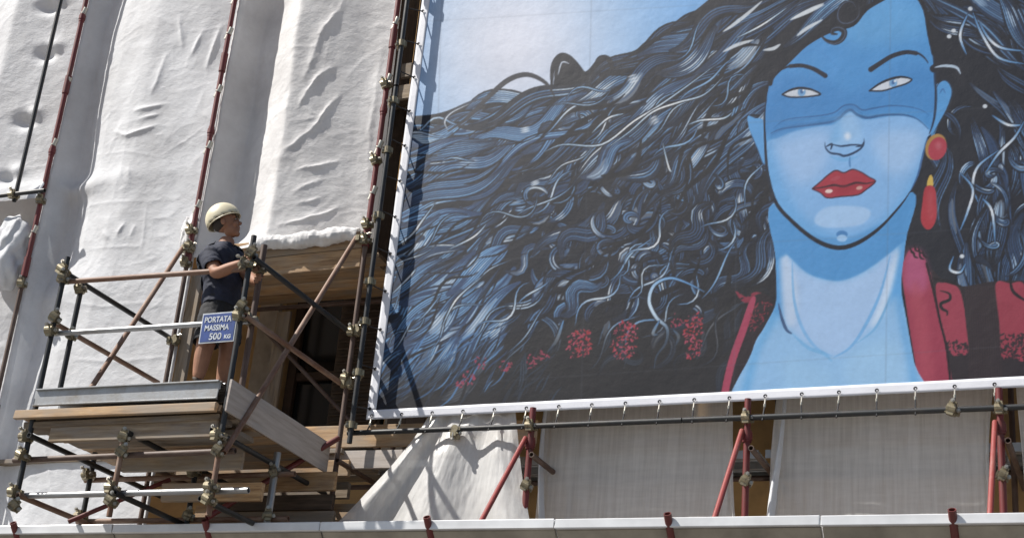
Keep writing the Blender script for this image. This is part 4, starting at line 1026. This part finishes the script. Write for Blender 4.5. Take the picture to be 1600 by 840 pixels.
# brows, eyes, nose, mouth
stroke(Z1((288, 468), (340, 420), (400, 395), (470, 392), (540, 412), (608, 452)), 7.5, (32, 36, 50), prof='in'); stroke(Z1((400, 395), (470, 392), (540, 412), (608, 450)), 6, (32, 36, 50), prof='flat')
stroke(Z1((880, 415), (940, 375), (1010, 332), (1090, 310), (1160, 318), (1200, 345), (1222, 376)), 8, (32, 36, 50), prof='out'); stroke(Z1((885, 412), (940, 376), (1010, 334), (1090, 312), (1150, 318)), 6.5, (32, 36, 50), prof='flat')
for e, ir, lid in ((Z1((352, 564), (400, 538), (460, 526), (530, 536), (580, 562), (530, 574), (450, 580), (390, 578)), Z1((468, 550))[0], Z1((350, 566), (400, 538), (460, 525), (530, 536), (582, 564))),
                   (Z1((872, 542), (930, 502), (1000, 472), (1070, 461), (1124, 474), (1090, 500), (1020, 522), (950, 542)), Z1((1014, 496))[0], Z1((870, 544), (930, 501), (1000, 471), (1070, 459), (1128, 473)))):
    fill(e, (198, 206, 218)); em = maskof(e); ell(ir[0], ir[1], 6, 6.5, (112, 160, 206)); ell(ir[0], ir[1]-1, 2.6, 3.2, (60, 100, 150)); ell(ir[0]+2.5, ir[1]-3, 1.5, 1.6, (235, 238, 240))
    for s_ in (-1, 1): stroke([(ir[0]+s_*6.5, ir[1]-6), (ir[0]+s_*6.2, ir[1]+5)], 1.8, (50, 76, 112))
    stroke(e+[e[0]], 2.4, (30, 38, 54), prof='flat'); stroke(lid, 3.6, (26, 30, 42))
fill(Z2((690, -40), (730, -90), (780, -80), (820, 0), (830, 80), (740, 110), (650, 90), (660, 20)), (150, 190, 230), .7, 5, clip=fm); fill(Z2((660, 0), (690, -60), (700, 60), (640, 90)), (116, 172, 222), .8, 4, clip=fm)
ell(*Z2((742, 48))[0], 5, 6, (204, 218, 236), feather=2)
stroke(Z2((606, 85), (612, 120), (640, 148), (690, 156), (722, 166), (770, 152), (820, 122), (840, 90), (838, 62)), 3.6, (36, 60, 92)); stroke(Z2((648, 96), (700, 108), (770, 100), (832, 100)), 3, (38, 62, 94)); stroke(Z2((612, 112), (648, 96), (640, 130)), 3.4, (34, 56, 86)); stroke(Z2((790, 110), (830, 104), (836, 84)), 3.4, (34, 56, 86))
stroke(Z2((640, 170), (720, 190), (800, 170)), 6, (108, 168, 218), alpha=.7); stroke(Z2((756, 170), (754, 205), (758, 236)), 3, (80, 130, 182))
lips = Z2((530, 362), (580, 320), (625, 280), (672, 252), (720, 266), (770, 246), (822, 262), (870, 292), (908, 318), (850, 368), (800, 398), (700, 408), (620, 416), (580, 386))
fill(lips, (186, 52, 66), n=5); stroke(lips+[lips[0]], 1.8, (60, 34, 50), prof='flat')
stroke(Z2((528, 362), (600, 352), (660, 340), (720, 348), (790, 326), (850, 330), (908, 318)), 3.6, (58, 26, 38)); fill(Z2((600, 360), (700, 350), (800, 338), (840, 345), (720, 385), (620, 390)), (176, 44, 58), .7, 2)
ell(*Z2((630, 376))[0], 6, 3.2, (226, 196, 190), -.1); ell(*Z2((812, 356))[0], 5, 3, (216, 150, 140), -.2); ell(*Z2((670, 300))[0], 8, 3, (200, 80, 92), -.4, .6)
# earring
ell(*Z2((1268, 112))[0], 16, 21, (176, 130, 74), .35); ell(*Z2((1278, 122))[0], 14, 18.5, (192, 60, 74), .35); ell(*Z2((1285, 105))[0], 5, 6, (214, 108, 116), .3, .7, 2)
fill(Z2((1228, 285), (1246, 285), (1252, 345), (1214, 345)), (206, 170, 84), n=4); fill(Z2((1205, 352), (1258, 352), (1272, 440), (1270, 540), (1240, 598), (1205, 598), (1178, 545), (1188, 440)), (190, 52, 62)); fill(Z2((1222, 380), (1246, 390), (1250, 520), (1225, 540)), (206, 84, 90), .6, 3)
# hair falling over the brow and round the right ear
stroke(Z1((1255, 410), (1300, 385), (1370, 385), (1410, 430), (1420, 500)), 12, (34, 36, 46), prof='flat'); stroke(Z1((1262, 402), (1320, 392), (1390, 402), (1415, 440)), 4.5, (170, 188, 208))
stroke(Z1((1150, -40), (1205, 60), (1230, 200), (1256, 320)), 7, (28, 30, 40), prof='flat')
for k in range(9): stroke(Z1((1195+k*6, 40+k*26), (1210+k*5, 62+k*26)), 3, (28, 30, 40))
stroke(Z1((280, 500), (300, 450), (400, 352), (480, 275), (560, 222), (650, 180), (770, 146), (830, 78), (870, 40), (960, -12)), 7, (28, 30, 40), prof='flat')
for pts in (Z1((790, 60), (770, 20), (730, 20), (695, 60), (690, 110), (720, 135), (770, 125), (805, 85), (800, 20)), Z1((585, 215), (620, 245), (670, 255), (710, 230), (722, 190), (690, 170), (655, 178), (650, 200), (680, 205))):
    stroke(pts, 9, (34, 36, 46)); stroke(offset(smooth(pts, n=3), 1.5), 1.8, (70, 84, 108), sm=False)
for pts in (Z1((400, 120), (500, 75), (600, 30)), Z1((410, 112), (505, 66), (598, 22)), Z1((440, 215), (500, 170), (590, 120)), Z1((240, 300), (300, 290), (340, 265)), Z1((0, 190), (60, 150), (150, 80), (230, 10)), Z1((0, 310), (80, 270), (180, 240))): stroke(pts, 5.5, (206, 214, 222), alpha=.9)
for k in range(10): stroke(Z1((448+k*15, 218-k*10), (440+k*15, 190-k*10)), 2.2, (200, 208, 218))
for pts in ([(1510, 85), (1500, 55), (1512, 22)], [(1530, 35), (1545, 60), (1565, 75), (1600, 80)], [(1520, 20), (1535, 55), (1560, 90), (1600, 100)], [(1550, 180), (1575, 195), (1600, 195)], [(1540, 270), (1560, 240), (1585, 215), (1600, 190)], [(1528, 315), (1520, 290), (1528, 260), (1560, 235)], [(1500, 270), (1520, 295), (1512, 330), (1500, 360)], [(1490, 400), (1484, 420), (1500, 425), (1508, 412)], [(1555, 380), (1550, 330), (1535, 310)]):
    stroke(pts, 8, INK); stroke(pts, 4, (84, 136, 190), col2=(210, 218, 228))
for x, y in ((1490, 48), (1483, 57), (1539, 166), (1516, 14), (1503, 400)): ell(x, y, 3.6, 3.2, (198, 206, 216))
# paper and ink unevenness
canvas *= (1+0.05*fbm(xx*.25, yy*.25)+0.05*fbm(xx*.03+5, yy*.02))[..., None]
for k in range(5): stroke([(700+k*232, -300), (668+k*238, 700)], 2.4, (96, 104, 118), prof='flat', alpha=.16, sm=False)
for k in range(4): stroke([(560, 40+k*190), (1900, -40+k*186)], 2.2, (110, 118, 130), prof='flat', alpha=.12, sm=False)
rd = np.clip((canvas[..., 0]-canvas[..., 1:].max(-1)-20)/60, 0, 1)[..., None]; canvas *= 1-rd*np.array((.15, .04, .0))
canvas = np.clip(canvas, 0, 255)
# ---- the banner itself
def poster_y(X, Z): return -0.05 + 0.020*fbm(X*.55, Z*.45, 3) + 0.004*fbm(X*2.6+3, Z*2.2)
def sample_art(X, Y, Z):
    px, py = proj_np(np.stack([X, Y, Z], -1)); u = np.clip(px-CX0-.5, 0, CW-1.001); v = np.clip(py-CY0-.5, 0, CH-1.001)
    iu = u.astype(int); iv = v.astype(int); fu = (u-iu)[..., None]; fv = (v-iv)[..., None]
    c = (canvas[iv, iu]*(1-fu)+canvas[iv, iu+1]*fu)*(1-fv)+(canvas[iv+1, iu]*(1-fu)+canvas[iv+1, iu+1]*fu)*fv
    return c
PL, PR, PB, PT = -6.60, 0.30, 5.72, 10.9
def pquad(S, T_):
    X = PL+(PR-PL)*S; Z = PB+(PT-PB)*T_
    return X+(Z-PB)*.0067*(1-S), Z+(X-PL)*.0088*(1-T_)
HB = 0.088
nu, nv = 880, 690
S, T_ = np.meshgrid(np.linspace(HB/(PR-PL), 1-HB/(PR-PL), nu), np.linspace(HB/(PT-PB), 1-HB/(PT-PB), nv))
X, Z = pquad(S, T_); Y = poster_y(X, Z)
m, t, b = newmat('poster_print')
an = t.nodes.new('ShaderNodeAttribute'); an.attribute_name = 'ink'
hs = N(t, 'ShaderNodeHueSaturation', Saturation=1.0, Value=1.0); t.links.new(an.outputs['Color'], hs.inputs['Color']); t.links.new(hs.outputs[0], b.inputs['Base Color'])
b.inputs['Roughness'].default_value = 0.5; b.inputs['Specular IOR Level'].default_value = 0.3
v_ = coords(t, 'Object'); bump(t, b, noise(t, v_, 7, 8, .7), 0.12, 0.03)
pst = tag(empty('poster', (-3.2, -0.05, PB)), 'huge printed poster of a blue faced woman with flowing dark curls and red lips', 'poster')
me = grid_mesh('print', np.stack([X, Y, Z], -1))
ca = me.color_attributes.new('ink', 'FLOAT_COLOR', 'POINT')
cc = lin(sample_art(X, np.full_like(X, -0.05), Z))*0.80
ca.data.foreach_set('color', np.concatenate([cc, np.ones(cc.shape[:2]+(1,))], -1).reshape(-1).astype(np.float32))
me.materials.append(MATS['poster_print']); obj('print', me, None, pst)
del canvas
def hem(s0, s1, t0, t1, n1, n2):
    S, T_ = np.meshgrid(np.linspace(s0, s1, n1), np.linspace(t0, t1, n2)); X, Z = pquad(S, T_); Y = poster_y(X, Z)-0.004+0.006*fbm(X*4, Z*4, 2)
    o = obj('hem', grid_mesh('hem', np.stack([X, Y, Z], -1)), 'white_vinyl', pst); md = o.modifiers.new('cloth', 'SOLIDIFY'); md.thickness = 0.003; return o
a, c = HB/(PR-PL), HB/(PT-PB)
hem(0, 1, 0, c*1.02, 300, 5); hem(0, 1, 1-c*1.02, 1, 300, 5); hem(0, a*1.02, c*1.021, 1-c*1.021, 5, 220); hem(1-a*1.02, 1, c*1.021, 1-c*1.021, 5, 220)
def ring(name, mat):
    bm = bmesh.new()
    for k in range(10):
        a0, a1 = 2*math.pi*k/10, 2*math.pi*(k+1)/10; vv = []
        for r_, a_, y in ((.006, a0, 0), (.017, a0, -.003), (.017, a1, -.003), (.006, a1, 0)): vv.append(bm.verts.new((r_*math.cos(a_), y, r_*math.sin(a_))))
        bm.faces.new(vv[::-1])
    me = bpy.data.meshes.new(name); bm.to_mesh(me); bm.free(); me.materials.append(MATS[mat]); return me
RM = ring('eyelet', 'eyelet_dark')
bmh = bmesh.new(); add_cyl(bmh, (0, 0, 0.0), (0, -.012, -.05), .007, n=6); add_cyl(bmh, (0, -.012, -.045), (0, -.012, -.075), .012, .009, n=8); HM = bpy.data.meshes.new('hook'); bmh.to_mesh(HM); bmh.free(); HM.materials.append(MATS['hook_steel'])
for k in range(23):
    s_ = (0.06+k*0.302)/(PR-PL); x, z = pquad(np.array(s_), np.array(.35*c)); x = float(x); z = float(z)
    y = float(poster_y(np.array(x), np.array(z)))-0.012
    e = bpy.data.objects.new('eyelet', RM); COL.objects.link(e); place(e, Matrix.Translation((x, y, z)), pst)
    h = bpy.data.objects.new('hook', HM); COL.objects.link(h); place(h, Matrix.Translation((x, y-.004, z-.03)), pst)
    tube('tie', (x, y-.02, z-.10), (x+rnd.uniform(-.008, .02), -0.152, PZ-.03), .007, 'cord_black', pst, sides=6, wall=.003)
for k in range(13):
    t_ = (0.1+k*0.385)/(PT-PB); x, z = pquad(np.array(.35*a), np.array(t_)); x = float(x); z = float(z); y = float(poster_y(np.array(x), np.array(z)))-0.012
    e = bpy.data.objects.new('eyelet', RM); COL.objects.link(e); place(e, Matrix.Translation((x, y, z)), pst)
    tube('tie', (x, y+.004, z), (PX, PY+0.02, z+rnd.uniform(-.03, .03)), .006, 'cord_black', pst, sides=6, wall=.003)
# ------------------------------------------------------------------ the worker
WY = -1.50; DECK = 5.486
f0 = at(326, 596, WY)
man = tag(empty('person', (f0.x, WY, DECK)), 'worker in cream helmet, dark shirt and shorts looking up from the loading platform', 'person')
def J(px, py, Y): return at(px, py, Y)
jn = dict(pel=J(345, 486, WY), wai=J(346, 457, WY), che=J(346, 424, WY), upp=J(347, 404, WY), nek=J(352, 388, WY), hed=J(357, 368, WY),
          rs=J(329, 403, WY-.15), re=J(337, 428, -1.735), rw=J(380, 410, -1.755),
          ls=J(367, 400, WY+.13), le=J(388, 432, -1.42), lw=J(402, 441, -1.60),
          rh=J(335, 491, WY-.08), rk=J(319, 545, WY-.13), ra=J(309, 592, WY-.12), lh=J(354, 491, WY+.08), lk=J(357, 545, WY+.08), la=J(347, 594, WY+.10))
jn['ra'].z = DECK+.09; jn['la'].z = DECK+.09
def skin_mesh(nodes, edges, root, sub=2):
    names = list(nodes); me = bpy.data.meshes.new('tmp'); me.from_pydata([tuple(nodes[k][0]) for k in names], [(names.index(a), names.index(b)) for a, b in edges], [])
    o = bpy.data.objects.new('tmp', me); COL.objects.link(o)
    md = o.modifiers.new('s', 'SKIN'); md.use_smooth_shade = True
    for i, k in enumerate(names):
        sv = me.skin_vertices[0].data[i]; r = nodes[k][1]; sv.radius = r if isinstance(r, tuple) else (r, r); sv.use_root = (k == root)
    ms = o.modifiers.new('u', 'SUBSURF'); ms.levels = sub; ms.render_levels = sub
    dg = bpy.context.evaluated_depsgraph_get(); out = bpy.data.meshes.new_from_object(o.evaluated_get(dg)); bpy.data.objects.remove(o); return out
def mid(a, b, t=.5): return jn[a]*(1-t)+jn[b]*t
RAD = {'pel': .175, 'wai': .165, 'che': .19, 'upp': .15, 'nek': .08, 'hed': .075, 'rs': .088, 'rm': .068, 're': .056, 'rf': .058, 'rw': .036, 'ls': .088, 'lm': .068, 'le': .056, 'lf': .056, 'lw': .036,
       'rh': .125, 'rt': .108, 'rk': .075, 'rc': .078, 'ra': .048, 'lh': .125, 'lt': .108, 'lk': .075, 'lc': .078, 'la': .048}
jn.update(rm=mid('rs', 're'), rf=mid('re', 'rw', .35), lm=mid('ls', 'le'), lf=mid('le', 'lw', .35), rt=mid('rh', 'rk'), rc=mid('rk', 'ra', .3), lt=mid('lh', 'lk'), lc=mid('lk', 'la', .3))
body = skin_mesh({k: (jn[k], (RAD[k], RAD[k]*(.82 if k in ('pel', 'wai', 'che') else 1))) for k in RAD},
                 [('pel', 'wai'), ('wai', 'che'), ('che', 'upp'), ('upp', 'nek'), ('nek', 'hed'), ('upp', 'rs'), ('rs', 'rm'), ('rm', 're'), ('re', 'rf'), ('rf', 'rw'), ('upp', 'ls'), ('ls', 'lm'), ('lm', 'le'), ('le', 'lf'), ('lf', 'lw'),
                  ('pel', 'rh'), ('rh', 'rt'), ('rt', 'rk'), ('rk', 'rc'), ('rc', 'ra'), ('pel', 'lh'), ('lh', 'lt'), ('lt', 'lk'), ('lk', 'lc'), ('lc', 'la')], 'pel')
bm = bmesh.new(); bm.from_mesh(body)
def blob(bm, mw, c, r, n=2):
    bmesh.ops.create_icosphere(bm, subdivisions=n, radius=1.0, matrix=mw @ Matrix.Translation(Vector(c)) @ Matrix.Diagonal((*r, 1)))
# head frame: x forward (along the facade to the right, a little towards the street), tilted up
hc = J(354, 351, WY)
HW = Matrix.Translation(hc) @ Matrix.Rotation(math.radians(20), 4, 'Z') @ Matrix.Rotation(math.radians(-17), 4, 'Y') @ Matrix.Scale(1.13, 4)
for c_, r_ in (((-.012, 0, .035), (.098, .077, .098)), ((.032, 0, -.055), (.060, .054, .062)), ((.066, 0, -.098), (.026, .026, .022)), ((.098, 0, -.012), (.024, .014, .018)), ((.088, 0, .010), (.015, .011, .032)),
               ((.074, 0, .040), (.022, .052, .014)), ((.072, .034, -.028), (.024, .026, .026)), ((.072, -.034, -.028), (.024, .026, .026)), ((.084, 0, -.052), (.013, .024, .008)), ((.083, 0, -.066), (.013, .020, .008)), ((-.012, .080, -.004), (.020, .010, .032)), ((-.012, -.080, -.004), (.020, .010, .032))):
    blob(bm, HW, c_, r_, 3)
# hands closed on the platform poles
def capsule(p, q, r):
    add_cyl(bm, p, q, r, n=8)
    for e in (p, q): blob(bm, Matrix.Identity(4), e, (r, r, r), 1)
def grip(wrist, pole, z, rad, a_palm):
    """palm on the wrist side of a vertical pole, four fingers round it, thumb the other way"""
    cx_, cy_ = pole
    pt = lambda a, zz, r_: Vector((cx_+r_*math.cos(a), cy_+r_*math.sin(a), zz))
    pc = pt(a_palm, z, rad+.022)
    blob(bm, Matrix.Translation(pc) @ Matrix.Rotation(a_palm, 4, 'Z'), (0, 0, 0), (.020, .036, .046), 2)
    capsule(wrist, pc, .026)
    for k, (ln, fr) in enumerate(((1.0, .0095), (1.12, .010), (1.05, .0095), (.85, .0082))):
        zz = z+.036-.0235*k; ang = [a_palm+.55+ln*.85*j for j in range(4)]; P = [pt(a_, zz, rad+fr+.001) for a_ in ang]
        P.insert(0, pc+Vector((0, 0, zz-z))*.9)
        for p_, q_ in zip(P[:-1], P[1:]): capsule(p_, q_, fr)
    T_ = [pc+Vector((0, 0, .030)), pt(a_palm-.75, z+.050, rad+.016), pt(a_palm-1.45, z+.048, rad+.012)]
    for p_, q_ in zip(T_[:-1], T_[1:]): capsule(p_, q_, .011)
grip(jn['rw'], (FX1, FY), jn['rw'].z+.015, .0242, math.radians(165))
grip(jn['lw'], (FX1+.015, FY+.155), jn['lw'].z, .027, math.radians(140))
me = bpy.data.meshes.new('body'); bm.to_mesh(me); bm.free()
o = bpy.data.objects.new('tmp', me); COL.objects.link(o); md = o.modifiers.new('r', 'REMESH'); md.mode = 'VOXEL'; md.voxel_size = 0.0055; md.use_smooth_shade = True
ms = o.modifiers.new('sm', 'SMOOTH'); ms.iterations = 2; ms.factor = .35
dg = bpy.context.evaluated_depsgraph_get(); me = bpy.data.meshes.new_from_object(o.evaluated_get(dg)); bpy.data.objects.remove(o); me.materials.clear()
obj('body', me, 'skin', man)
def arr(me, key):
    a_ = np.empty(len(me.vertices)*3); me.vertices.foreach_get(key, a_); return a_.reshape(-1, 3)
BODY = me; bco, bno = arr(me, 'co'), arr(me, 'normal')
# nearest bone of each point of the body and the place along it
BONES = [('pel', 'wai'), ('wai', 'che'), ('che', 'upp'), ('upp', 'nek'), ('nek', 'hed'), ('upp', 'rs'), ('rs', 're'), ('re', 'rw'), ('upp', 'ls'), ('ls', 'le'), ('le', 'lw'), ('pel', 'rh'), ('rh', 'rk'), ('rk', 'ra'), ('pel', 'lh'), ('lh', 'lk'), ('lk', 'la')]
bd = np.full(len(bco), 1e9); bi = np.zeros(len(bco), int); bt = np.zeros(len(bco))
for i, (p_, q_) in enumerate(BONES):
    A, B = np.array(jn[p_]), np.array(jn[q_]); dv = B-A; tt_ = np.clip(((bco-A) @ dv)/(dv @ dv), 0, 1); d_ = np.linalg.norm(bco-A-tt_[:, None]*dv, axis=1)/(RAD[p_]*(1-tt_)+RAD[q_]*tt_)
    u_ = d_ < bd; bd[u_] = d_[u_]; bi[u_] = i; bt[u_] = tt_[u_]
def garment(name, mat, sel, off, amt, seed):
    """a layer of cloth over the chosen part of the body, wrinkled and given thickness"""
    nf = len(BODY.polygons); lt = np.empty(nf, np.int32); BODY.polygons.foreach_get('loop_total', lt); lv = np.empty(len(BODY.loops), np.int32); BODY.loops.foreach_get('vertex_index', lv)
    st = np.concatenate([[0], np.cumsum(lt)[:-1]])
    keep = [lv[s0:s0+n0] for s0, n0 in zip(st, lt) if sel[lv[s0:s0+n0]].all()]
    par = {}                                             # keep the largest connected patch only
    def find(a_):
        while par.setdefault(a_, a_) != a_: par[a_] = par[par[a_]]; a_ = par[a_]
        return a_
    for f in keep:
        r0 = find(int(f[0]))
        for v in f[1:]: par[find(int(v))] = r0
    cnt = {}
    for f in keep: r0 = find(int(f[0])); cnt[r0] = cnt.get(r0, 0)+1
    top_ = max(cnt, key=cnt.get); keep = [f for f in keep if find(int(f[0])) == top_]
    ids = np.unique(np.concatenate(keep)); mp = {int(v): i for i, v in enumerate(ids)}
    w_ = fbm(bco[:, 0]*11+bco[:, 1]*8+seed, bco[:, 2]*14+bco[:, 1]*6, 3)
    P = bco+bno*(off+amt*2.2*w_)[:, None]
    me = mesh(name, P[ids], [tuple(mp[int(v)] for v in f) for f in keep], True)
    me.materials.append(MATS[mat]); o = obj(name, me, None, man); md = o.modifiers.new('cloth', 'SOLIDIFY'); md.thickness = .006; md.offset = -1
    o.modifiers.new('soft', 'SMOOTH').iterations = 3
    return o
ia = lambda *n_: np.isin(bi, [BONES.index(b_) for b_ in n_])
torso = (ia(('wai', 'che'), ('che', 'upp'), ('upp', 'rs'), ('upp', 'ls')) | (ia(('pel', 'wai')) & (bt > .05)) | (ia(('upp', 'nek')) & (bt < .55)))
sleeves = (ia(('rs', 're'), ('ls', 'le')) & (bt < .62))
one = np.ones(len(bco))
garment('shirt', 'navy_shirt', torso | sleeves, one*.020, .014, 0)
hipz = jn['wai'].z-.03
shorts = ia(('pel', 'rh'), ('pel', 'lh')) | (ia(('rh', 'rk'), ('lh', 'lk')) & (bt < .86)) | (ia(('pel', 'wai')) & (bt < .55))
shorts &= ~((bco[:, 2] < jn['rk'].z-.02))
garment('shorts', 'dark_shorts', shorts, .016+.018*bt*ia(('rh', 'rk'), ('lh', 'lk')), .012, 4)
side = (bco @ np.array([.8, -.6, 0]))-np.dot(np.array(jn['che']), [.8, -.6, 0])
garment('vest_back', 'vest_dark', torso & (side < .02) & (bco[:, 2] > hipz+.04), one*.034, .012, 7)
garment('sleeve_panel', 'grey_panel', (sleeves | ia(('upp', 'rs'))) & (side < -.02) & (bt < .5) , one*.040, .008, 2)
def cloth(name, me, mat, amt=0.010, seed=0):
    me.polygons.foreach_set('use_smooth', [True]*len(me.polygons)); me.materials.clear(); return obj(name, me, mat, man)
for a_ in ('ra', 'la'):
    A = jn[a_]
    cloth('boot', skin_mesh({'t': (A+Vector((0, 0, .04)), .056), 'h': (A+Vector((-.02, 0, -.045)), (.050, .045)), 'm': (A+Vector((.08, 0, -.052)), (.050, .038)), 'e': (A+Vector((.17, 0, -.058)), (.044, .030))}, [('t', 'h'), ('h', 'm'), ('m', 'e')], 'h', 2), 'boot', .003)
# helmet: shell, band under it, short peak; hair below the rim
bm = bmesh.new(); bmesh.ops.create_uvsphere(bm, u_segments=40, v_segments=28, radius=1.0)
kill = [v for v in bm.verts if v.co.z < -0.16+0.26*v.co.x]
bmesh.ops.delete(bm, geom=kill, context='VERTS')
for v in bm.verts:
    x_, y_, z_ = v.co; ridge_ = 1+.03*math.exp(-(y_/.12)**2)*(z_ > .3)
    v.co = Vector((-.020+.140*x_, .112*y_, .048+.142*z_*ridge_))
bmesh.ops.solidify(bm, geom=list(bm.faces), thickness=.004)
me = bpy.data.meshes.new('helmet'); bm.to_mesh(me); bm.free(); me.polygons.foreach_set('use_smooth', [True]*len(me.polygons)); hm = obj('helmet', me, 'cream_helmet', man, HW)
bm = bmesh.new()
rim = []
for k in range(40):
    a_ = 2*math.pi*k/40; x_, y_ = math.cos(a_)*.985, math.sin(a_)*.985; z_ = -0.16+0.26*x_
    sc_ = math.sqrt(max(.05, 1-z_*z_)); p_ = Vector((-.020+.140*x_*sc_, .112*y_*sc_, .048+.142*z_)); rim.append(p_)
for k in range(40):
    p_, q_ = rim[k], rim[(k+1) % 40]; add_cyl(bm, p_, q_, .0045, n=6)
me = bpy.data.meshes.new('rim'); bm.to_mesh(me); bm.free(); o = obj('rim', me, 'cream_helmet', hm, HW)
bm = bmesh.new(); blob(bm, I4, (-.032, 0, .010), (.080, .0785, .062), 3)
for v in list(bm.verts):
    if v.co.x > .0: v.co.x = .0
me = bpy.data.meshes.new('hair'); bm.to_mesh(me); bm.free(); me.polygons.foreach_set('use_smooth', [True]*len(me.polygons)); obj('hair', me, 'dark_hair', man, HW)
for s_ in (-1, 1):
    bm = bmesh.new(); blob(bm, I4, (.083, s_*.031, .016), (.008, .012, .005), 2); me = bpy.data.meshes.new('eye'); bm.to_mesh(me); bm.free(); obj('eye', me, 'eye_white', man, HW)
    bm = bmesh.new(); blob(bm, I4, (.091, s_*.031, .016), (.004, .006, .006), 2); me = bpy.data.meshes.new('iris'); bm.to_mesh(me); bm.free(); obj('iris', me, 'dark_hair', man, HW)
    bm = bmesh.new(); blob(bm, I4, (.091, s_*.031, .036), (.007, .022, .005), 2); me = bpy.data.meshes.new('eyebrow'); bm.to_mesh(me); bm.free(); obj('eyebrow', me, 'dark_hair', man, HW)
